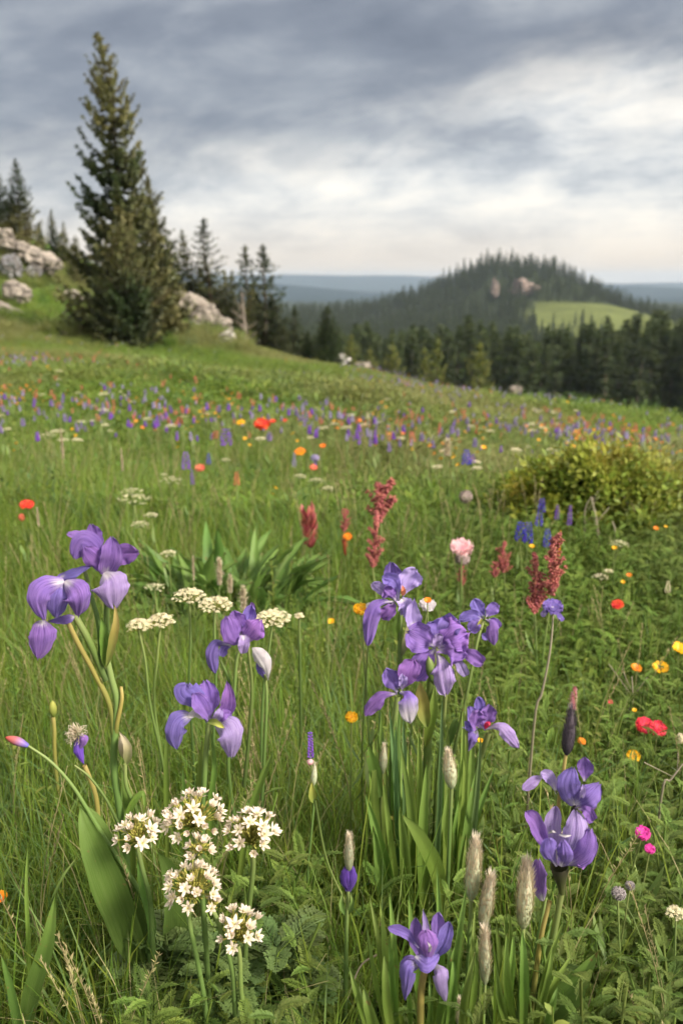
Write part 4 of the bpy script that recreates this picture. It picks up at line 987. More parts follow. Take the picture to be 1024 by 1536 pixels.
bclump('broad_leaved_clump','large dark green clump of arching broad leaves left of the red spikes',345,850,2.9,230,.38,.044)
bclump('broad_leaved_clump','smaller clump of arching leaves right of the large dark green clump',412,880,2.6,70,.26,.024)
bclump('broad_leaved_clump','bright green mound of narrow leaves left of the lone blue blossom',600,700,5.6,90,.5,.020,'grass tussock','blue_grass')
bclump('broad_leaved_clump','dark green grass mound right of the orange poppies in the upper meadow',520,690,6.6,90,.55,.022,'grass tussock','blue_grass')
# ------------------------------------------------------------------ the far flower band
def tiny(kind,mat):
    mb=MB(); H0=.36
    stemto(mb,(0,0,0),(0,0,H0*.75),.003,.0025,4,.01)
    if kind=='spike':
        spike(mb,(0,0,H0*.88),(0,0,H0),.012,5,5,sz=.012,shape=lambda f:1-.6*f*f,m=1,kind='pod')
    elif kind=='cup': poppy(mb,(0,0,H0*.9),.017,5,.8,(U(-.3,.3),-.3,1),m=1); poppy(mb,(.03,.02,H0*.8),.013,5,.8,(.3,-.3,1),m=1)
    elif kind=='umb':
        for i in range(45):
            a=i*2.4; rr=.04*math.sqrt(i/45); star(mb,(math.cos(a)*rr,math.sin(a)*rr,H0-.01+U(-.003,.003)-rr*rr*5),.008,5,(0,0,1),1,.6)
        tube(mb,[(0,0,H0*.7),(0,0,H0-.02)],.002,4)
    elif kind=='tuft':
        for i in range(2): spike(mb,(U(-.015,.015),U(-.015,.015),H0*.85),(U(-.02,.02),U(-.02,.02),H0*U(.93,1)),.012,4,6,shape=lambda f:1,m=1,kind='bract')
    for i in range(6):
        a=U(0,6.28); d=unit([math.cos(a),math.sin(a),1.2]); sd=unit(np.cross(d,[0,0,1])); leafshape(mb,(0,0,U(.03,.2)),d,sd,np.cross(sd,d)*-1,.08,.012,.2,.9,rnd())
    return mb
def tmesh(nm,kind,mat): return tiny(kind,mat).mesh(nm,[M['stem'],M[mat]])
TK=[('lupine_flower','spike','lupine','small violet lupine spike in the blurred flower band across the meadow','violet lupines of the flower band'),
    ('poppy_flower','cup','orange_far','small orange poppy in the blurred flower band across the meadow','orange poppies of the flower band'),
    ('paintbrush_flower','tuft','coral_far','small coral pink paintbrush flower in the blurred flower band across the meadow','coral flowers of the flower band'),
    ('yarrow_flower','umb','umbelwhite','small white yarrow head in the blurred flower band across the meadow','white flowers of the flower band'),
    ('poppy_flower','cup','yellow','small yellow blossom in the blurred flower band across the meadow','yellow flowers of the flower band'),
    ('lupine_flower','spike','lilac','pale lilac spike in the blurred flower band across the meadow','lilac spikes of the flower band'),
    ('larkspur_flower','spike','purple','dark purple spike in the blurred flower band across the meadow','dark purple spikes of the flower band')]
TM=[[tmesh(k[0],k[1],k[2]) for _ in range(3)] for k in TK]
def bandpos(kind):
    while True:
        px=U(-10,1034); f=px/1024
        c=[592,585,592,606,615,592,610][kind]+[62,66,60,55,50,62,50][kind]*f; sd=[17,15,15,28,28,19,24][kind]
        py=random.gauss(c,sd)
        lo=562+58*max(f,0)
        if py<lo or py>740: continue
        clus=fld(px*.02,py*.05,1.,kind*1.7)
        if rnd()>clus**3.2*3.0+.04: continue
        if kind in(1,2) and f<.6 and rnd()<.6: continue
        
        if 750<px and 680<py: continue
        return px,py
for k,ct in enumerate([184,190,150,60,30,104,120]):
    for i in range(ct):
        px,py=bandpos(k); h=U(.26,.44); D=solveD(px,py,h,2,40); p=P(px,py,D)
        o=bpy.data.objects.new(TK[k][0],TM[k][i%3]); COL.objects.link(o); o.location=(p[0],p[1],h1(p[0],p[1])); s=h/.36; w_=s*U(.55,1.0)
        o.scale=(w_,w_,s); o.rotation_euler=(U(-.1,.1),U(-.1,.1),U(0,6.28)); tag(o,TK[k][3],'wildflower',TK[k][4])
# carpet of specks beyond counting, out to the crest
Wp=[];fm=[m for l in TM for m in l]
for i in range(5200):
    y=U(7.5,25); x=U(-.45,.45)*y
    a=x/y; k=random.choices(range(7),[4.5,2.6*(1+5*max(0,a)),2.6,.5,.7,4.5,2.2])[0]
    if fld(x,y,.5,k*1.3)<.52 or rnd()>fld(x,y,.9,.4)*1.5: continue
    if y>19 and a<0 and rnd()<.8: continue
    Wp.append((x,y,k*3+random.randrange(3),U(.7,1.05),U(-.15,.15),U(-.15,.15)))
tofill('distant_wildflowers','carpet of far orange and violet wildflowers towards the meadow crest','wildflowers',fm,Wp,'far_flower')
# ------------------------------------------------------------------ the irises and other near plants
CAMP=np.array([0,0,CZ])
def prof_iris(s): return (.16+.84*sm(0,.58,s))*np.sqrt(np.clip(1-(np.clip(s-.62,0,1)/.385)**2.3,0,1))
def prof_round(s): return np.clip(np.sin(math.pi*np.clip(s*.93+.05,0,1)),0,1)**.62
def prof_lance(s): return np.clip(np.sin(math.pi*np.clip(s**.8*.97+.03,0,1)),0,1)**.9
def prof_sword(s): return np.minimum(1,.55+s*1.2)*np.clip(1-s**3.2,0,1)**.8
PR=dict(i=prof_iris,r=prof_round,l=prof_lance,s=prof_sword)
def petal(D,pts,wpx,roll=0.,cup=.18,ruf=.07,prof='i',n=26,m=17,seed=None,fold=0.,notch=0.):
    """a petal along a curve in space (each point: sight line and depth offset in cm)"""
    mb=MB(); rs=random.Random(seed if seed is not None else rnd())
    C=cr([P(x,y,D+d*.01) for x,y,d in pts],n); T=np.gradient(C,axis=0); W=wpx*D/F*1.04
    s=np.linspace(0,1,n); w=PR[prof](s); q=np.linspace(-1,1,m); G=np.zeros((n,m,3)); p1,p2,p3=rs.uniform(0,6),rs.uniform(0,6),rs.uniform(0,6)
    ro=math.radians(roll); prev=None; crease=rs.uniform(.6,1.4)
    for i in range(n):
        tt=unit(T[i]); v=unit(C[i]-CAMP); sd=np.cross(tt,v)
        if np.linalg.norm(sd)<.25 and prev is not None: sd=prev
        sd=unit(sd-tt*np.dot(sd,tt))
        if prev is not None and np.dot(sd,prev)<0: sd=-sd
        if prev is not None: sd=unit(sd+prev*1.2)
        prev=sd; nr=np.cross(sd,tt)
        if np.dot(nr,v)>0: nr=-nr
        a=sd*math.cos(ro)+nr*math.sin(ro); b=-sd*math.sin(ro)+nr*math.cos(ro)
        for j in range(m):
            e=abs(q[j]); wob=1+(.06*math.sin(s[i]*9+p1+q[j]*2)+.035*math.sin(s[i]*27+p2+q[j]*3))*e
            z=cup*W*(q[j]**2)*(.4+.6*w[i]) + ruf*W*(math.sin(s[i]*13+p2+q[j]*1.5)*e**2+.6*math.sin(s[i]*24+p3)*e**3+.35*math.sin(q[j]*7+p3)*s[i]**3*1.5)
            z-= .045*W*crease*math.exp(-(q[j]/.16)**2)*w[i]+fold*W*e
            z+=W*s[i]*(.020*math.sin(q[j]*13+p1)+.012*math.sin(q[j]*23+p2+s[i]*3))
            end=-notch*W*math.exp(-(q[j]/.25)**2)*s[i]**6+W*(.05*math.sin(q[j]*6+p2)+.035*math.sin(q[j]*17+p1)+.02*math.sin(q[j]*31+p3))*s[i]**7
            G[i,j]=C[i]+a*W*.5*w[i]*q[j]*wob+b*z+tt*end
    mb.grid(G,np.repeat(s[:,None],m,1),np.repeat(q[None],n,0),rs.random()); return mb
def flower(par,D,ctr,petals,name='flower',label=None,core=7):
    c=P(ctr[0],ctr[1],D); k=D/F; mb=MB()
    ellip(mb,c,(core*.35*k,core*.35*k,core*.7*k),(0,0,1),.5,1)
    for i in range(5):
        a=U(0,6.28); e=unit([math.cos(a),-.6,1]); kite(mb,c,c+e*core*1.5*k,unit(np.cross(e,[0,1,.2])),core*.3*k,.5,1,rnd())
    f=mb.build(name,M['stem'],par,label)
    for pt in petals:
        mt,pp,w=pt[:3]; kw=pt[3] if len(pt)>3 else {}
        petal(D,pp,w,**kw).build('petal',M[mt],f,org=ORG[par.name])
    return f
def stem(par,D,pts,rpx0,rpx1,name='stem',mat='stem',ground=False,n=22):
    C=[P(p[0],p[1],D+(p[2] if len(p)>2 else 0)*.01) for p in pts]
    if ground: g=ORG[par.name]; C.append(np.array(g))
    k=D/F; c=cr(C[::-1],n); mb=MB(); tube(mb,c,np.linspace(rpx1,rpx0,n)*k*.5,8,0,1,rnd()); return mb.build(name,M[mat],par)
def pleaf(par,D,pts,wpx,mat='sword',roll=0,cup=.22,name='leaf',prof='s',ground=False,label=None,fold=0):
    """sword leaf; points from its foot to its tip"""
    P3=list(pts)
    mb=petal(D,P3,wpx,roll,cup,.012,prof,n=26,m=7,fold=fold); return mb.build(name,M[mat],par,label)
def root(name,label,cat,px,py,D,group=None):
    p=P(px,py,D); return thing(name,label,cat,(p[0],D+.01,h1(p[0],D)),group)
# --- tall iris at the left with two joined blooms
D=1.16; o=root('iris_plant','tall iris at the left with two large violet blooms, one drooping to its left','iris',190,1500,D)
flower(o,D,(156,856),[
 ('iris',[(148,838,2),(143,812,2.5),(138,787,2)],27,dict(cup=.1)),
 ('iris',[(150,845,1),(128,806,.5),(102,799,0)],17,dict(cup=-.2,roll=35)),
 ('iris',[(154,862,0),(146,828,-1.5),(124,812,-2.5),(112,838,-2.5)],33,dict(cup=-.15,ruf=.05)),
 ('iris_mag',[(153,862,-1),(147,845,-2),(128,822,-3)],30,dict(cup=-.2)),
 ('iris',[(160,862,-1),(167,835,-2.2),(168,806,-1.2)],32,dict(cup=.2,prof='r')),
 ('iris_mag',[(160,858,0),(180,833,.6),(208,828,0)],33,dict(cup=.18,roll=15)),
 ('iris_pale',[(157,858,-1.5),(165,870,-3.4),(168,890,-4),(172,914,-3.2)],54,dict(cup=-.20,ruf=.04,prof='r',notch=.22))],'flower','upper bloom with a pale lower petal')
flower(o,D-.03,(93,915),[
 ('iris_blue',[(90,866,0),(112,858,.5),(141,846,1.5)],15,dict(prof='l',roll=20)),
 ('iris_blue',[(86,884,0),(96,868,.5),(116,862,1)],20,dict(prof='r',roll=10)),
 ('iris',[(97,872,-1.5),(68,880,-3),(58,902,-3.5),(67,930,-2)],36,dict(cup=-.22,ruf=.045,prof='r')),
 ('iris',[(97,872,-1.5),(112,884,-3.5),(118,902,-4),(117,925,-2.6)],42,dict(cup=-.22,ruf=.045,prof='r')),
 ('iris_blue',[(96,874,-1.2),(88,895,-2.6),(84,926,-2)],32,dict(cup=-.2)),
 ('iris_blue',[(112,925,1),(95,930,0),(72,932,-.5)],14,dict(prof='l')),
 ('iris_mag',[(63,930,-1),(64,955,-2.4),(58,988,-2.2)],41,dict(cup=-.16,ruf=.02,prof='r'))],'flower','drooping left bloom with a hanging petal')
stem(o,D,[(157,862,0),(160,900,0),(160,950,0),(161,985,0)],8,11)
stem(o,D,[(128,856,.5),(136,890,.5),(148,935,0),(152,985,0)],7,9,'bud_stalk','stem')
stem(o,D,[(98,924,-2),(116,962,-1),(142,1010,0),(165,1058,0),(172,1110,0)],8,10,'bud_stalk','yellowstem')
stem(o,D,[(112,922,-1),(132,958,-1),(150,998,0),(160,1020,0)],11,13,'bud_stalk')
pleaf(o,D,[(160,1000,-1),(170,960,-1.4),(174,935,-1.6),(173,905,-1.4)],13,'yellowstem',name='bud_sheath',prof='l')
pleaf(o,D,[(158,1000,-.5),(158,960,-.7),(152,925,-.9)],17,'sword',name='bud_sheath',prof='l')
stem(o,D,[(160,985,0),(168,1020,0),(176,1055,0),(172,1110,0),(172,1160,0),(182,1230,0),(192,1330,0)],10,14,'stem','stem',True)
stem(o,D,[(182,1030,0),(183,1050,-.4),(176,1085,-.4),(174,1100,0)],5,9,'side_shoot','yellowstem')
pleaf(o,D,[(200,1330,1),(196,1250,1),(190,1190,.6),(182,1150,0)],16,'sword',prof='s')
pleaf(o,D,[(180,1340,0),(190,1230,-1),(212,1190,-1),(218,1212,-1)],11,'sword')
mb=MB(); c=P(187,1122,D-.01); ellip(mb,c,(11*D/F,10*D/F,25*D/F),unit([-.1,0,1]),.3,1,.4,0,10,8)
mb.build('bud',M['paleleaf'],o)
pleaf(o,D-.01,[(190,1146,-1),(192,1122,-1.6),(180,1098,-1)],14,'paleleaf',name='bud_scale',prof='l')
stem(o,D,[(188,1146,-1),(190,1180,-1),(205,1215,0),(215,1260,0)],6,8,'bud_stalk')
# --- violet iris with a white hanging petal
D=1.38; o=root('iris_plant','small violet iris with a white hanging petal, behind the low lilac bloom','iris',372,1180,D)
flower(o,D,(367,960),[
 ('iris',[(365,955,1),(358,935,1.5),(351,916,1)],26,dict(cup=.2)),('iris_blue',[(367,952,1),(372,930,2),(378,908,2)],22,{}),('iris_mag',[(374,930,2),(379,915,2.5),(377,903,2)],9,{}),
 ('iris',[(363,967,0),(350,955,-1.5),(341,925,-1)],33,dict(cup=-.15)),('iris_mag',[(367,962,0),(380,945,-1.2),(390,930,-.6)],36,dict(cup=-.15,prof='r')),
 ('iris_pale',[(365,953,-1),(366,966,-2),(364,980,-1.6)],18,dict(prof='r')),
 ('iris_cream',[(378,972,0),(388,984,-1),(398,1000,-1.4),(402,1020,-.8)],25,dict(cup=-.3,prof='l',roll=18)),
 ('iris_blue',[(386,990,.6),(392,1004,.4),(396,1018,.4)],14,dict(prof='l')),
 ('iris_blue',[(345,968,0),(326,966,-.5),(318,985,-1),(323,1010,-.5)],21,dict(cup=-.3,ruf=.1)),('iris_blue',[(347,969,.5),(338,972,.4),(332,984,.2)],14,{})])
stem(o,D,[(367,962,0),(356,985,0),(352,1030,0),(346,1110,0),(345,1180,0)],5,7,ground=True)
stem(o,D,[(372,968,0),(378,1030,0),(374,1100,0),(366,1180,0)],5,7,'bud_stalk')
stem(o,D,[(398,1012,0),(400,1050,0),(397,1120,0),(393,1200,0)],5,6,'bud_stalk')
stem(o,D,[(330,990,1),(340,1010,1),(346,1030,1)],4,5,'bud_stalk')
# --- low lilac iris
D=1.22; o=root('iris_plant','low iris with pale lilac falls spread wide, above the white star flower heads','iris',306,1330,D)
flower(o,D,(315,1080),[
 ('iris_blue',[(312,1084,0),(300,1055,-.8),(280,1038,-1),(281,1026,-.6)],38,dict(cup=-.12,ruf=.04,prof='i')),
 ('iris',[(315,1078,1),(312,1050,1),(308,1022,1.5)],38,dict(cup=.15,prof='i')),
 ('iris',[(318,1085,-.5),(306,1062,-1.8),(292,1040,-2)],28,dict(cup=.1)),
 ('iris_mag',[(328,1080,0),(341,1060,-.5),(343,1040,-.5),(340,1022,.6)],24,dict(cup=.25,prof='l')),
 ('iris_mag',[(320,1082,-.5),(334,1072,-1.5),(347,1070,-1)],20,dict(prof='r')),
 ('iris_pale',[(322,1082,-1),(328,1072,-1.8),(333,1064,-1.2)],14,dict(prof='r')),
 ('iris_cream',[(306,1078,0),(294,1070,-1),(282,1076,-1.6)],13,dict(prof='r',cup=-.2)),
 ('iris_blue',[(288,1072,-1),(268,1082,-2.5),(262,1104,-3),(266,1124,-2)],34,dict(cup=-.22,ruf=.045,prof='r')),
 ('iris_pale',[(322,1084,-.5),(338,1090,-3),(346,1108,-4),(347,1136,-2.8)],44,dict(cup=-.14,ruf=.04,prof='r'))])
mb=MB(); pleaf(o,D,[(312,1082,-1),(324,1084,-2.2),(336,1092,-3.2)],10,'bud_y',name='haft',prof='r')
stem(o,D,[(314,1084,0),(309,1130,0),(306,1190,0),(303,1300,0)],8,12,ground=True)
pleaf(o,D,[(318,1300,0),(316,1210,-.4),(322,1150,-.4),(316,1095,0)],10); pleaf(o,D,[(296,1300,1),(299,1190,1),(303,1110,.4)],11)
pleaf(o,D,[(358,1330,3),(372,1235,3),(392,1170,2),(411,1126,1)],14,label='bright upright sword leaf right of the bloom')
pleaf(o,D,[(252,1330,3),(250,1200,3),(250,1120,3),(256,1060,2)],9); pleaf(o,D,[(282,1320,3),(278,1220,3),(274,1150,3)],11)
# --- the central clump of violet irises
D=1.42; o=root('iris_plant','large central clump of irises with six ruffled violet blooms and bright sword leaves','iris',630,1330,D)
flower(o,D,(600,893),[
 ('iris_blue',[(597,900,1),(590,872,1.5),(587,844,1.5)],29,dict(cup=.15,ruf=0.150)),('iris_pale',[(603,893,.5),(612,872,.8),(624,855,1)],34,dict(ruf=0.120,prof='i')),
 ('iris_blue',[(606,890,1.5),(620,872,2),(632,866,2)],22,{}),
 ('iris_blue',[(597,900,-.5),(594,876,-2),(585,868,-2.5),(574,867,-2)],20,dict(ruf=0.150)),('iris_pale',[(588,898,-.5),(573,885,-.8),(558,875,-.4)],17,dict(ruf=0.150)),
 ('iris',[(594,900,-1),(585,890,-2),(576,884,-2)],26,dict(ruf=0.150,cup=-.2)),
 ('iris',[(590,902,-1),(568,906,-2.5),(556,930,-3),(551,968,-2)],24,dict(cup=-.25,ruf=0.180)),('iris_mag',[(590,902,-.5),(584,915,-1.6),(572,927,-1)],22,dict(ruf=0.150)),
 ('iris_pale',[(602,898,-1),(608,908,-2),(604,922,-1.4)],22,dict(ruf=0.225,prof='r')),('coral',[(603,893,-1),(605,886,-1.8),(603,878,-1.5)],7,dict(prof='l'))],'flower','upper left bloom')
flower(o,D-.03,(657,970),[
 ('iris_blue',[(655,965,2),(660,945,2.5),(665,927,2.5)],42,dict(ruf=0.180)),
 ('iris_pale',[(622,945,0),(617,922,0),(621,898,.5)],26,dict(cup=.3,ruf=0.075,prof='l',roll=15)),
 ('iris',[(653,970,-.5),(632,958,-1.5),(612,948,-1)],47,dict(cup=.1,ruf=0.135)),('iris',[(652,974,0),(636,992,-1.2),(620,1018,-.6)],36,dict(ruf=0.120)),
 ('iris_mag',[(657,972,-.5),(678,955,-2.6),(700,948,-2)],60,dict(ruf=0.150,cup=-.12)),('iris',[(658,974,-1),(678,976,-3.2),(698,982,-2.6)],44,dict(ruf=0.180,cup=-.15)),
 ('iris_blue',[(656,970,0),(672,942,-1.5),(684,930,-1)],34,dict(ruf=0.180)),
 ('iris_mag',[(690,980,0),(706,984,-1),(724,995,-.6)],23,dict(ruf=0.135)),('iris_pale',[(680,984,-2),(690,998,-2.8),(698,1014,-2)],16,{}),
 ('iris_pale',[(655,978,-1),(662,998,-3),(665,1020,-3.4),(668,1042,-2.5)],36,dict(cup=-.16,ruf=0.120)),
 ('iris_pale',[(657,972,-1.4),(656,962,-2.4),(659,950,-2.2)],15,dict(ruf=0.225))],'flower','largest bloom at the middle right of the clump')
flower(o,D-.05,(600,1036),[
 ('iris_blue',[(596,1038,0),(587,1022,0),(578,1004,.5)],25,dict(ruf=0.120)),('iris',[(597,1036,1),(594,1020,1.5),(592,1006,1.5)],18,{}),
 ('iris_mag',[(603,1032,-.5),(612,1010,-1),(620,990,0)],34,dict(cup=.15)),('iris_pale',[(602,1034,-1),(604,1022,-2),(604,1012,-2)],14,dict(ruf=0.210)),
 ('iris_mag',[(596,1040,-.5),(574,1044,-1.4),(560,1058,-1.4),(547,1073,-1)],23,dict(cup=-.2,ruf=0.090)),
 ('iris_white',[(600,1037,-1),(609,1044,-2.5),(612,1062,-3),(616,1085,-2.4)],31,dict(cup=-.16,ruf=0.090))],'flower','lower left bloom with a white tipped fall')
flower(o,D+.08,(727,928),[
 ('iris_blue',[(727,926,.5),(718,914,.5),(710,899,1)],21,dict(ruf=0.090)),('iris_blue',[(729,926,0),(736,916,0),(746,907,.3)],19,dict(ruf=0.090)),
 ('iris_blue',[(724,928,0),(708,922,-1),(688,930,-1)],17,dict(ruf=0.120)),('iris_blue',[(721,928,-.5),(713,936,-1.4),(705,946,-1)],20,{}),
 ('iris',[(728,929,-.5),(737,935,-1.6),(738,950,-1.8),(741,968,-1)],19,dict(cup=-.2)),('iris',[(733,928,0),(741,932,-.5),(749,941,-.3)],13,{}),('iris_blue',[(734,955,-.6),(728,955,-1),(722,952,-1)],11,{})],'flower','small bloom to the right of the largest bloom')
flower(o,D-.04,(724,1090),[
 ('iris_blue',[(721,1092,.5),(710,1078,.5),(702,1060,1)],21,dict(ruf=0.105)),('iris_blue',[(723,1088,1),(720,1066,1.5),(717,1045,1.5)],19,dict(ruf=0.105)),('iris',[(727,1090,0),(732,1074,0),(735,1058,.5)],25,dict(ruf=0.150)),
 ('iris_mag',[(722,1093,-1),(716,1080,-2.4),(719,1066,-2)],26,dict(ruf=0.195)),('iris_blue',[(716,1094,-1),(703,1090,-2),(695,1084,-1.6)],14,dict(ruf=0.150)),
 ('iris_blue',[(716,1096,-.5),(705,1106,-2),(700,1128,-1.4)],25,dict(cup=-.18,prof='r')),('iris_pale',[(728,1094,-.5),(748,1090,-2),(763,1104,-2.4),(777,1122,-1.6)],22,dict(cup=-.2,ruf=0.090)),
 ('redpink',[(726,1092,-1),(731,1086,-2),(735,1085,-2)],8,dict(prof='r'))],'flower','lowest right bloom with a long lilac fall')
stem(o,D,[(600,897,0),(600,960,0),(599,1020,0),(596,1120,0),(598,1250,0)],7,12,ground=True)
stem(o,D,[(657,972,0),(648,1000,-1),(644,1050,0),(640,1150,0),(638,1260,0)],12,14)
mb=MB(); ellip(mb,P(646,1006,D-.05),(8*D/F,8*D/F,26*D/F),unit([-.2,0,1]),.1,.9,.3,0,8,6); mb.build('seed_pod',M['stem'],o)
stem(o,D,[(668,1040,-1),(664,1090,0),(655,1180,0),(650,1280,0)],6,9,'bud_stalk')
stem(o,D,[(733,1098,-2),(716,1150,-1),(700,1210,0),(680,1300,0)],9,12,'bud_stalk')
stem(o,D,[(596,1044,-2),(590,1100,-1),(588,1190,0),(596,1280,0)],9,13,'bud_stalk')
stem(o,D,[(725,932,8),(716,960,6),(700,1040,3),(680,1130,1)],5,6,'bud_stalk')
pleaf(o,D,[(598,960,0),(594,940,-.4),(600,915,-.6)],14,'sword',name='bud_sheath',prof='l'); pleaf(o,D,[(602,985,-.6),(612,950,-1),(621,905,-.8)],11,'paleleaf',name='bud_sheath',prof='l')
pleaf(o,D,[(640,1090,-1),(632,1050,-1.5),(630,1022,-1.6)],22,'yellowstem',name='bud_sheath',prof='l'); pleaf(o,D,[(638,1120,-.6),(648,1070,-1),(652,1028,-1)],16,'sword',name='bud_sheath',prof='l')
pleaf(o,D,[(720,950,7),(718,938,6.5),(723,926,6.6)],7,'bud_y',name='bud_sheath',prof='l'); pleaf(o,D,[(672,1120,0),(682,1085,-.8),(687,1078,-1)],12,'stem',name='bud_sheath',prof='l')
def sw(x0,y0,x1,y1,w,d0=0,d1=0,bow=0,mat='sword',lab=None,oo=None):
    w*=.95
    pleaf(oo or o,D-.05,[(x0,y0,d0),((x0*.62+x1*.38)+bow,y0*.62+y1*.38,d0),((x0*.3+x1*.7)+bow*.9,y0*.3+y1*.7,(d0+d1)/2-1),(x1,y1,d1)],w,mat,label=lab,roll=U(-25,25))
for a in [(596,1420,554,1135,20,2,2,-8),(604,1430,566,1100,18,3,3,-8),(590,1430,578,1150,16,-3,-3,-4),(610,1430,590,1095,20,4,4,0),(622,1430,612,1120,22,-2,-2,4),(630,1430,628,1090,18,4,4,3),
          (640,1430,640,1140,20,-4,-4,-6),(648,1430,660,1105,16,3,3,8),(655,1430,672,1180,18,-3,-3,-4),(665,1430,700,1160,18,2,2,-6),(672,1420,720,1120,16,4,5,-10),(676,1430,742,1150,16,3,6,-12),
          (600,1430,548,1190,22,-4,-4,6),(585,1440,560,1240,24,-5,-5,4),(612,1440,600,1210,24,-6,-6,5),(690,1440,700,1250,18,-4,-5,0),(582,1440,572,1060,14,4,4,-6)]: sw(*a)
for i in range(26):
    x0=U(575,700); x1=x0+(x0-636)*U(.3,1.1)+U(-14,14); sw(x0,1440,x1,U(1040,1290),U(11,19),U(-6,6),U(-6,8),U(-8,8),random.choice(('sword','sword','blue_sword')))
o2=o
pleaf(o,D-.16,[(668,1400,0),(655,1310,-2),(630,1255,-4),(602,1222,-5)],27,label='broad arched leaf curving to the left in front of the clump',cup=.12)
pleaf(o,D-.05,[(572,1195,0),(560,1150,-1),(552,1118,-2)],20,'broad',cup=.15)
# yellow blossoms standing in the clump
def small(px,py,D,kind,w,h,mat,label,name='wildflower',cat='wildflower',stemto_=True): return X(name,cat,label,px,py,kind,w,h,mat,0,D)
small(541,908,1.47,'pom',24,24,'yellow','yellow ragged blossom touching the upper left bloom of the central clump','marigold_flower')
small(556,905,1.46,'flat',15,9,'iris_cream','white petal rim beside the yellow ragged blossom at the central clump','wildflower')
small(527,1069,1.42,'pom',21,28,'yellow','yellow blossom at the left edge of the central iris clump beside a green bud','marigold_flower')
small(641,901,1.44,'flat',26,14,'iris_cream','white rimmed flat blossom with orange centre right of the upper left bloom','wildflower')
small(641,899,1.425,'poppy',14,8,'orange','orange centre inside the white rimmed blossom of the central clump','wildflower')
small(720,1107,1.43,'poppy',11,12,'yellow','yellow blossom just under the lowest right bloom of the central clump','wildflower')
# --- iris with stacked blooms at the lower right
D=1.06; o=root('iris_plant','lower right iris with blooms stacked one above another under a dark hairy seed head','iris',795,1520,D)
flower(o,D,(862,1196),[
 ('iris',[(876,1172,1),(877,1155,1.4),(876,1136,1)],26,dict(cup=.15,ruf=.045)),('iris_blue',[(862,1208,0),(852,1180,-1.8),(858,1152,-1)],38,dict(cup=-.1,ruf=.045,prof='r')),
 ('iris_blue',[(862,1208,-.8),(880,1196,-2.4),(899,1176,-1.4)],38,dict(cup=-.12,ruf=.04,prof='r')),('iris_pale',[(870,1200,-1.4),(874,1186,-2.6),(873,1176,-2.2)],9,dict(prof='l'))],'flower','upper bloom of the stack')
flower(o,D,(834,1188),[('iris_pale',[(834,1190,1),(824,1166,.5),(810,1160,0)],20,dict(ruf=.08)),('iris_pale',[(816,1163,.5),(800,1172,0),(784,1185,-.3)],17,dict(ruf=.05))],'flower','small side bloom left of the upper bloom',5)
flower(o,D-.02,(866,1213),[('iris_mag',[(862,1212,1),(880,1206,.4),(894,1208,0)],18,dict(ruf=.08)),('iris_mag',[(868,1212,0),(880,1218,-1),(889,1232,-.6)],20,dict(ruf=.12))],'flower','small side bloom right between the two large ones',5)
flower(o,D-.03,(838,1285),[
 ('iris',[(836,1298,0),(815,1262,-.4),(802,1232,-.2),(789,1217,.5)],25,dict(cup=.25,ruf=.045)),('iris_pale',[(838,1294,1),(828,1250,1.4),(833,1209,1.6)],28,dict(cup=.2,ruf=.045)),
 ('iris_blue',[(834,1300,-1),(824,1280,-2.4),(822,1258,-2)],28,dict(cup=-.2,ruf=.045)),('iris_blue',[(840,1300,-1),(846,1284,-2.8),(844,1262,-2.4)],26,dict(cup=-.2,prof='r')),
 ('iris_pale',[(846,1294,0),(862,1256,-1.2),(864,1217,-.2)],42,dict(cup=-.12,ruf=.045,prof='r')),('iris',[(848,1296,-.6),(874,1276,-2),(884,1244,-1.4)],40,dict(cup=-.14,ruf=.045,prof='r')),
 ('iris_mag',[(856,1290,-.5),(870,1290,-1.4),(880,1296,-1)],22,dict(ruf=.08)),('iris',[(878,1292,.4),(888,1278,0),(891,1258,.2)],15,dict(cup=.3)),
 ('iris_cream',[(822,1250,-2.2),(828,1247,-2.8),(834,1249,-2.2)],4,dict(prof='l')),('iris_cream',[(838,1252,-3),(848,1254,-3.6),(857,1253,-3)],4,dict(prof='l'))],'flower','large lower bloom of the stack')
k=D/F; mb=MB(); a0=P(838,1298,D-.03); b0=P(842,1340,D-.02); 
c=cr([a0,(a0+b0)/2,b0],8); tube(mb,c,[15*k,15*k,13*k,11*k,9*k,7*k,6*k,5*k],10,1,0,.3); mb.build('calyx',M['darkstem'],o)
petal(D,[(814,1352,0),(806,1322,-1),(806,1290,0)],32,cup=-.3,ruf=.045,prof='r').build('petal',M['iris_mag'],o)
stem(o,D,[(848,1132,0),(843,1168,0),(837,1205,.5),(836,1250,1),(838,1300,0)],6,7,'stem','yellowstem')
stem(o,D,[(862,1208,0),(852,1240,1),(844,1290,1)],9,9,'bud_stalk','darkstem')
stem(o,D,[(842,1336,-2),(830,1400,-1),(815,1460,0),(800,1536,0)],11,14,'stem','stem',True)
stem(o,D,[(824,1352,-1),(812,1400,-1),(803,1460,-1),(790,1560,0)],8,11,'bud_stalk','yellowstem')
stem(o,D,[(818,1345,1),(806,1410,1),(796,1480,0)],6,9,'bud_stalk','stem')
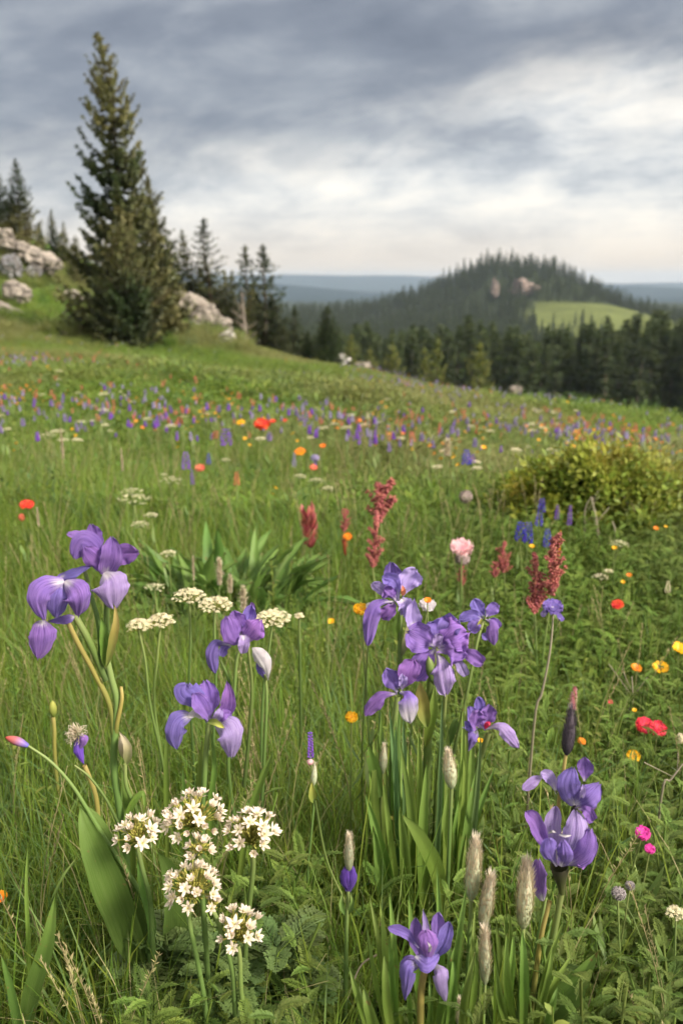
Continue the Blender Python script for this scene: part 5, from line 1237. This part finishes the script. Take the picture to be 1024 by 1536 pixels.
def hairy(par,D,base,tip,w,mat='fluff',core='silver',name='seed_head',n=900,hl=.10,lean=0):
    a=P(base[0],base[1],D); b=P(tip[0],tip[1],D); k=D/F; L=np.linalg.norm(b-a); d=unit(b-a); _,s1,s2=frame(d)
    mb=MB(); G=[]; N_=14
    wf_=lambda f: (math.sin(math.pi*min(1,f**.75*.93+.06))**.75)
    c=np.array([a+(b-a)*i/(N_-1) for i in range(N_)]); tube(mb,c,[max(.0004,w*.40*k*wf_(i/(N_-1))) for i in range(N_)],9,0,1,.4,1)
    for i in range(n):
        f=rnd()**.9; an=U(0,6.28); o_=s1*math.cos(an)+s2*math.sin(an); p=a+d*L*f+o_*w*.38*k*wf_(f); e=unit(d*U(1.2,2.4)+o_*U(.3,.9)+s1*U(-.2,.2)); 
        kite(mb,p,p+e*L*hl*U(.6,1.3)*(1+.8*f*f),unit(np.cross(e,o_+[.1,.2,0])),w*.045*k,f*.7,.3+f*.7,rnd(),.35)
    mb.build(name,[M[mat],M[core]],par); return mb
hairy(o,D,(849,1132),(857,1066),25,'darkfluff','darkfluff',n=700)
for i in range(18):
    x0=U(748,830); sw(x0,1570,x0+(x0-790)*U(.3,1.2)+U(-12,12),U(1360,1500),U(9,14),U(5,12),U(5,12),U(-6,6))
for a in [(790,1560,828,1420,13,0,0,6),(775,1560,760,1400,16,-1,-1,-4),(768,1560,742,1440,15,-2,-2,-4),(800,1560,845,1380,12,1,1,-6),(784,1560,783,1395,18,-2,-2,2),(808,1560,858,1430,14,2,2,-10),(760,1560,735,1480,16,1,1,0),(752,1560,770,1400,16,2,2,3),(815,1560,836,1480,14,-3,-3,0)]: sw(*a)
pleaf(o,D,[(790,1590,-2),(818,1530,-3),(862,1480,-4),(897,1425,-4)],50,'broad',cup=.16,prof='l',label='broad pointed leaf leaning right at the bottom')
pleaf(o,D,[(908,1560,-5),(890,1530,-5),(885,1518,-5)],22,'sword')
# --- small iris at the bottom centre
D=.98; o=root('iris_plant','short iris with deep violet bloom at the bottom of the picture right of centre','iris',632,1560,D)
flower(o,D,(640,1432),[
 ('iris_blue',[(628,1422,0),(608,1400,-.4),(582,1391,0)],17,dict(cup=.25,ruf=.045)),('iris',[(634,1446,1),(624,1412,1.2),(623,1377,1.4)],24,dict(ruf=.045)),
 ('iris_pale',[(641,1430,.4),(639,1396,.4),(634,1363,.8)],14,dict(prof='l',ruf=.045)),('iris',[(650,1436,1.4),(656,1400,1.8),(657,1368,1.8)],25,dict(ruf=.045)),
 ('iris_blue',[(650,1440,0),(664,1416,-.5),(674,1383,0)],25,dict(cup=.2,ruf=.045)),('iris_mag',[(640,1450,-1),(642,1422,-2.4),(638,1396,-1.6)],33,dict(cup=-.18,ruf=.045)),
 ('iris_blue',[(622,1434,-1),(640,1446,-2.6),(658,1432,-1.2)],26,dict(prof='r',cup=-.2)),
 ('iris_blue',[(630,1444,-.5),(614,1452,-2.4),(610,1474,-2.6),(607,1500,-1.8)],27,dict(cup=-.3,ruf=.045,prof='r')),('iris_blue',[(628,1440,.6),(612,1444,0),(600,1464,-.6)],22,dict(cup=-.2,prof='r')),
 ('iris_pale',[(650,1446,-.5),(659,1458,-2.2),(662,1478,-2.6),(668,1504,-1.6)],27,dict(cup=-.3,ruf=.045,prof='r')),('iris_cream',[(642,1430,-2),(645,1420,-2.8),(640,1412,-2.6)],5,dict(prof='l'))])
stem(o,D,[(640,1446,0),(632,1480,0),(630,1540,0)],12,14,'stem','yellowstem',True)
for i in range(16):
    x0=U(560,700); sw(x0,1575,x0+(x0-632)*U(.2,.9)+U(-10,10),U(1330,1480),U(9,15),U(7,12),U(7,13),U(-6,6))
for a in [(600,1570,586,1400,17,8,8,-3),(612,1570,572,1370,18,9,9,-6),(650,1570,690,1400,16,8,8,-2),(668,1570,680,1430,18,7,7,4),(640,1570,612,1340,18,12,12,-3),(590,1570,576,1430,18,0,0,-4),(662,1570,655,1300,16,12,12,3),(690,1570,712,1430,16,2,2,-3),(674,1570,700,1330,17,7,7,-3),(560,1570,524,1450,15,-2,-2,0),(576,1590,545,1480,24,-3,-3,0)]: sw(*a)
# --- fluffy seed heads
def seedplant(label,base,tip,w,D,lean=[],mat='fluff',core='silver',n=900,leaves=True):
    o=root('seed_head_plant',label,'seed head',base[0],base[1],D); hairy(o,D,base,tip,w*1.18,mat,core,n=n)
    stem(o,D,[base]+lean+[(base[0]-4,base[1]+90)],w*.26,w*.34,'stem','stem',True); return o
seedplant('pale fluffy seed head in front of the central clump, tallest of the low group',(706,1350),(713,1262),26,1.04)
seedplant('fluffy seed head leaning right just below the tallest one of the low group',(723,1392),(736,1316),23,1.02)
seedplant('slender green grey seed head lowest in the column under the leaning one',(727,1476),(727,1397),19,1.0)
seedplant('large pointed seed head left of the magenta violet bud petal at the lower right',(784,1392),(790,1296),29,1.03)
seedplant('tiny seed head at the bottom edge between the short iris and the seed head column',(690,1545),(690,1500),15,.97)
seedplant('cream scaly seed head on a straight stalk in the middle of the sword leaves',(677,1182),(672,1128),23,1.25,n=600)
seedplant('withered pale seed tuft at the left edge of the central clump under a yellow blossom',(574,1160),(576,1118),14,1.38,n=300)
seedplant('small round green bud among the leaves right of the central stalks',(608,1172),(608,1152),12,1.36,n=120)
M['bud_violet']=petalmat('deep_violet_bud',(.12,.06,.42),(.10,.05,.36),(.05,.02,.18),th=.05)
# violet bud with a pointed furry cap
D=1.08; o=root('bud_plant','deep violet bud with a pointed furry tip on a straight stalk, centre bottom','flower bud',515,1500,D)
hairy(o,D,(523,1306),(524,1254),20,'fluff','silver','furry_tip',n=500)
petal(D,[(523,1338,0),(519,1320,-.6),(520,1300,-.2)],20,cup=-.35,prof='r').build('petal',M['bud_violet'],o); petal(D,[(523,1338,0),(527,1320,-.5),(528,1300,-.1)],17,cup=-.35,prof='r').build('petal',M['bud_violet'],o); petal(D,[(523,1338,.2),(523,1320,.9),(524,1299,.6)],20,cup=.35,prof='r').build('petal',M['bud_violet'],o)
stem(o,D,[(522,1336),(520,1380),(519,1430),(518,1500)],6,9,ground=True)
stem(o,D,[(519,1355),(490,1290),(472,1200)],3,5,'side_shoot'); stem(o,D,[(520,1500,0),(540,1450,1),(565,1432,1)],3,4,'side_shoot','dry')
pleaf(o,D,[(518,1372,0),(512,1358,-.5),(514,1338,-.6)],9,'stem',prof='l'); pleaf(o,D,[(521,1372,0),(528,1356,-.5),(526,1338,-.6)],8,'stem',prof='l')
# thin purple spike above
D=1.25; o=root('bud_plant','small purple flower spike on a thin stalk above the furry tipped violet bud','wildflower',478,1330,D); mb=MB()
spike(mb,P(466,1137,D),P(465,1098,D),.0062,9,6,shape=lambda f:1-.5*f,kind='pod'); mb.build('flower_head',M['purple'],o)
mb=MB(); ellip(mb,P(465,1143,D),(.006,.006,.006),(0,0,1),.5,1); mb.build('faded_floret',M['pink'],o)
hairy(o,D,(470,1178),(472,1146),13,'fluff','silver','dry_sheath',n=160); stem(o,D,[(466,1140),(469,1170),(471,1200),(466,1260),(462,1330)],3,5,ground=True)
pleaf(o,D,[(471,1204,0),(468,1190,-.4),(468,1172,-.4)],12,'bud_y',prof='l',name='sheath')
# thin stemmed purple flower at the right
D=1.5; o=root('wildflower','purple flower head alone on a tall thin stem before the large crimson spikes','wildflower',796,1110,D)
mb=MB(); poppy(mb,P(828,912,D),.019,9,.9,(0,-.5,1),layers=4,ruf=.2); mb.build('flower_head',M['iris_blue'],o)
mb=MB(); poppy(mb,P(838,928,D),.009,6,.7,(.4,-.4,.6),layers=2); mb.build('side_blossom',M['iris_blue'],o); mb=MB(); poppy(mb,P(817,921,D),.008,5,.7,(-.7,-.4,.5),layers=1); mb.build('side_blossom',M['iris_pale'],o)
stem(o,D,[(829,914),(828,940),(823,985),(812,1040),(800,1090)],3,5,'stem','dry',True); stem(o,D,[(838,930),(832,945),(827,952)],2,2.5,'side_shoot'); stem(o,D,[(817,923),(823,938),(827,950)],2,2.5,'side_shoot')
# bud on the long arching stalk with the broad leaf
D=1.1; o=root('iris_plant','broad leaved plant with a red and blue bud on a long arching stalk','iris',215,1500,D)
a0=P(43,1119,D); b0=P(9,1106,D); mb=MB(); c=cr([a0,(a0+b0)/2+[0,0,.001],b0],8); tube(mb,c,np.array([3,5,6.6,7.4,7.4,6.5,4.6,1.2])*D/F,9,0,1,.3)
m,t,out=nt('two_tone_bud'); finish(t,out,ramp(t,[(0,(.13,.12,.52)),(.3,(.30,.18,.42)),(.6,(.42,.13,.14)),(1,(.50,.09,.06))],attr(t,'t')),.5,.15,.4); mb.build('bud',m,o)
stem(o,D,[(43,1119),(76,1142),(107,1176),(130,1212),(160,1262),(200,1322),(222,1366),(225,1420)],4,12,'stalk',ground=True)
pleaf(o,D,[(214,1460,0),(190,1400,-1),(160,1315,-2),(134,1250,-1.5),(120,1206,0)],54,'broad',cup=.12,prof='l',label='very broad dark folded leaf',roll=-12)
pleaf(o,D,[(225,1470,.5),(212,1400,0),(180,1310,0),(146,1236,0),(124,1204,.4)],34,'broad',cup=.1,prof='l',roll=30)
pleaf(o,D,[(222,1430,-1),(228,1390,-1),(214,1330,-1.2),(206,1290,-1)],15,'broad'); pleaf(o,D,[(240,1460,3),(262,1400,3),(255,1320,2),(236,1275,2)],46,'broad',prof='l',roll=20)
stem(o,D,[(112,1148,1),(135,1166,1),(160,1200,1),(180,1240,1)],3,6,'side_shoot')
# grey green narrow leaves at the lower left
D=1.02; o=root('blade_clump','pair of long grey green blade leaves at the lower left corner','leafy plant',40,1560,D)
pleaf(o,D,[(34,1575,0),(48,1490,-1),(72,1410,-1),(84,1340,0)],30,'broad',prof='l'); pleaf(o,D,[(70,1370,0),(92,1320,0),(118,1282,1)],4,'stem',prof='l')
pleaf(o,D,[(32,1575,-1),(20,1500,-2),(2,1430,-2)],16,'broad'); pleaf(o,D,[(48,1570,1),(44,1440,2),(40,1340,2),(42,1270,2)],8,'sword')
# withered bloom and small buds at the left
D=1.3; o=root('iris_plant','withered iris bloom with frizzy brown top and purple remains','iris',150,1320,D); mb=MB(); c=P(117,1103,D)
for i in range(120):
    d=unit(np.random.normal(size=3)+[-.5,-.2,.4]); p=c+d*.003; q=p+d*U(.008,.02); mb2=cr([p,(p+q)/2+np.random.normal(size=3)*.003,q],4); tube(mb,mb2,.0005,3,0,1,rnd())
mb.build('withered_top',M['fluff'],o); petal(D,[(118,1104,0),(119,1128,-.8),(127,1148,0)],16,cup=-.4,prof='l').build('petal',M['purple'],o); petal(D,[(122,1100,0),(126,1110,-1),(120,1124,-.6)],14,cup=-.3,prof='r').build('petal',M['iris_mag'],o)
stem(o,D,[(127,1148),(136,1170),(145,1200),(150,1260)],8,9,ground=True,mat='yellowstem')
D=1.6; o=root('bud_plant','small yellowish green bud at the left above the withered iris bloom','flower bud',84,1160,D); mb=MB(); ellip(mb,P(80,1064,D),(.008,.008,.019),(0,0,1),0,1,.3,0,9,8); mb.build('bud',M['bud_y'],o); stem(o,D,[(80,1075),(82,1095),(84,1150)],7,6,ground=True,mat='yellowstem')
# --- white star flower heads
def starhead(label,cx,cy,w,h,D,nf,stempts,seed,fr=.013):
    o=root('allium_flower',label,'allium',stempts[-1][0],stempts[-1][1],D); k=D/F; c=P(cx,cy,D); rs=random.Random(seed)
    Rw=w*.5*k; Rh=h*.5*k; org=c+np.array([0,0,-Rh*.55]); pd=MB(); hd=MB()
    for i in range(nf):
        u=(i+.5)/nf; a=i*2.399+rs.uniform(-.3,.3); el=math.asin(max(-.95,1-1.45*u)); d=np.array([math.cos(a)*math.cos(el),math.sin(a)*math.cos(el),math.sin(el)])
        e=c+d*np.array([Rw,Rw,Rh])*rs.uniform(.72,.95); tube(pd,cr([org,(org+e)/2+[0,0,.002],e],5),.0007,4,.2,.9,rnd())
        dd=unit(e-org+np.array([0,-.002,.004])); _,s1,s2=frame(dd); r=rs.random(); opn=rs.choice([.35,.5,.75,1.0]); f0=fr*rs.uniform(.75,1.1)
        ellip(pd,e-dd*.001,(.0016,.0016,.003),dd,.6,1,rnd())
        for layer in range(2):
          for j in range(6 if not layer else 4):
            an=2*math.pi*(j+.5*layer)/6+r*6; o_=s1*math.cos(an)+s2*math.sin(an); sd=unit(np.cross(dd,o_)); ax=unit(dd*(1.15-opn*.75+.35*layer)+o_*opn*(1-.35*layer))
            leafshape(hd,e,ax,sd,unit(np.cross(sd,ax)),f0*U(.85,1.1)*(1-.2*layer),f0*.40,0,1,rnd(),0,-.12*opn,.22,5)
        for j in range(4):
            an=U(0,6.28); kite(pd,e,e+unit(dd+ (s1*math.cos(an)+s2*math.sin(an))*.35)*f0*.55,s1,.0008,.8,1,rnd())
    for i in range(nf*7):   # unopened buds and green stalks in the middle
        d=unit(np.random.normal(size=3)+[0,-.3,.8]); e=c+d*np.array([Rw,Rw,Rh])*U(.3,.72); tube(pd,[org,e],.0005,3,.2,1,rnd()); ellip(pd,e,(.0013,.0013,.0032),unit(e-org),.7,1,rnd(),0,5,3)
    stem(o,D,[(cx,cy+h*.30)]+list(stempts),8,10,ground=True)
    pd.build('stalks',M['bud_y'],o); hd.build('florets',M['white'],o); return o
starhead('white star flower head at the left end of the group, half over the broad leaf',206,1250,72,62,1.06,16,[(213,1300),(225,1350),(230,1420)],1)
starhead('largest white star flower head at the top of the group',291,1224,104,76,1.08,30,[(300,1290),(304,1350),(310,1450)],2)
starhead('white star flower head at the top right of the group',378,1248,90,88,1.07,24,[(380,1300),(374,1360),(368,1450)],3)
starhead('small white star flower head between the largest and the middle front one',300,1272,46,30,1.03,9,[(301,1300),(303,1340),(310,1430)],4)
starhead('middle front white star flower head on a thick green stalk',289,1328,104,78,1.0,26,[(284,1380),(296,1440),(310,1530)],5)
starhead('lowest white star flower head of the group',357,1394,78,80,.98,17,[(360,1440),(362,1490),(372,1550)],6)
starhead('tiny star cluster between the middle front and the lowest white head',318,1358,26,24,.985,4,[(326,1380),(345,1440),(352,1500)],7,.011)
# --- cream umbels near the left irises
def hero_umbel(label,cx,cy,w,D,stempts,nc=30,group=None):
    o=root('umbel_flower',label,'umbel flower',stempts[-1][0],stempts[-1][1],D); hd=MB(); k=D/F; umbel(hd,P(cx,cy,D),w*.5*k,nc,8,.0040,base=.75,dome=.5); hd.build('flower_head',[M['bud_y'],M['umbelwhite']],o)
    stem(o,D,[(cx,cy+w*.33)]+list(stempts),4,5,ground=True); return o
hero_umbel('left cream umbel of the pair between the tall left iris and small violet iris',208,932,38,1.45,[(218,990),(226,1060),(250,1180)],22)
hero_umbel('right cream umbel of the pair between the tall left iris and small violet iris',241,924,42,1.47,[(236,990),(232,1060),(250,1190)],24)
hero_umbel('cream umbel above the low lilac iris, left one of two touching heads',284,886,48,1.6,[(286,960),(284,1020),(288,1100)],26)
hero_umbel('cream umbel above the small violet iris, right one of two touching heads',322,898,54,1.55,[(322,960),(324,1020),(320,1150)],30)
hero_umbel('cream umbel right of the small violet iris',408,918,58,1.5,[(404,970),(395,1040),(392,1150)],34)
hero_umbel('tiny cream umbel right of the one beside the small violet iris',449,922,14,1.7,[(449,960),(450,1000)],8)
# lobed leaf plants at the bottom centre
def lobed(label,px,py,D,nl,ln):
    nl=int(nl*2.2); ln*=.62
    p=P(px,py,D); l=(p[0],D,h1(p[0],D)); o=thing('lobed_leaf_plant',label,'leafy plant',l); mb=MB()
    for i in range(nl):
        a=i*2.4; b=np.array(l)+[0,0,U(.05,.24)]; feather_frond(mb,b,a,ln*U(.7,1.1),U(.2,.9),0,w=.0042,n=13,wid=.30)
    mb.build('leaves',M['feather_b'],o)
M['feather_b']=leafmat('cut_leaf',[(0,(.07,.12,.03)),(1,(.16,.24,.08))],.3,.5,.02,.3)
lobed('plant with deeply cut leaves under the left white star flower head',250,1400,1.1,16,.16)
lobed('plant with deeply cut leaves below the lowest white star flower head',330,1490,1.08,20,.15)
lobed('plant with deeply cut leaves at the bottom edge right of the lowest white head',420,1490,1.1,18,.15)
bclump('leaf_rosette_plant','low plant with soft scalloped leaves at the bottom left of centre',185,1500,1.1,12,.13,.055)
bclump('leaf_rosette_plant','low plant with pointed green leaves at the bottom below the lowest white head',385,1500,1.1,14,.17,.05)
# ------------------------------------------------------------------ air
def haze():
    mb=MB(); x0,x1,y0,y1,z0,z1=-6500,6500,-400,7000,-120,70
    V=[(x,y,z) for x in (x0,x1) for y in (y0,y1) for z in (z0,z1)]
    mb.add(V,[(0,1,3,2),(4,6,7,5),(0,4,5,1),(2,3,7,6),(0,2,6,4),(1,5,7,3)])
    m,t,out=nt('haze_air'); pv=N(t,'ShaderNodeVolumePrincipled'); pv.inputs['Color'].default_value=(.68,.82,1,1); pv.inputs['Density'].default_value=HAZE; pv.inputs['Anisotropy'].default_value=.2
    t.links.new(pv.outputs[0],out.inputs['Volume']); o=mb.build('haze',m,smooth=False); tag(o,'pale blue air between the meadow and the far mountains','haze',kind='stuff')
if HAZE>0: haze()
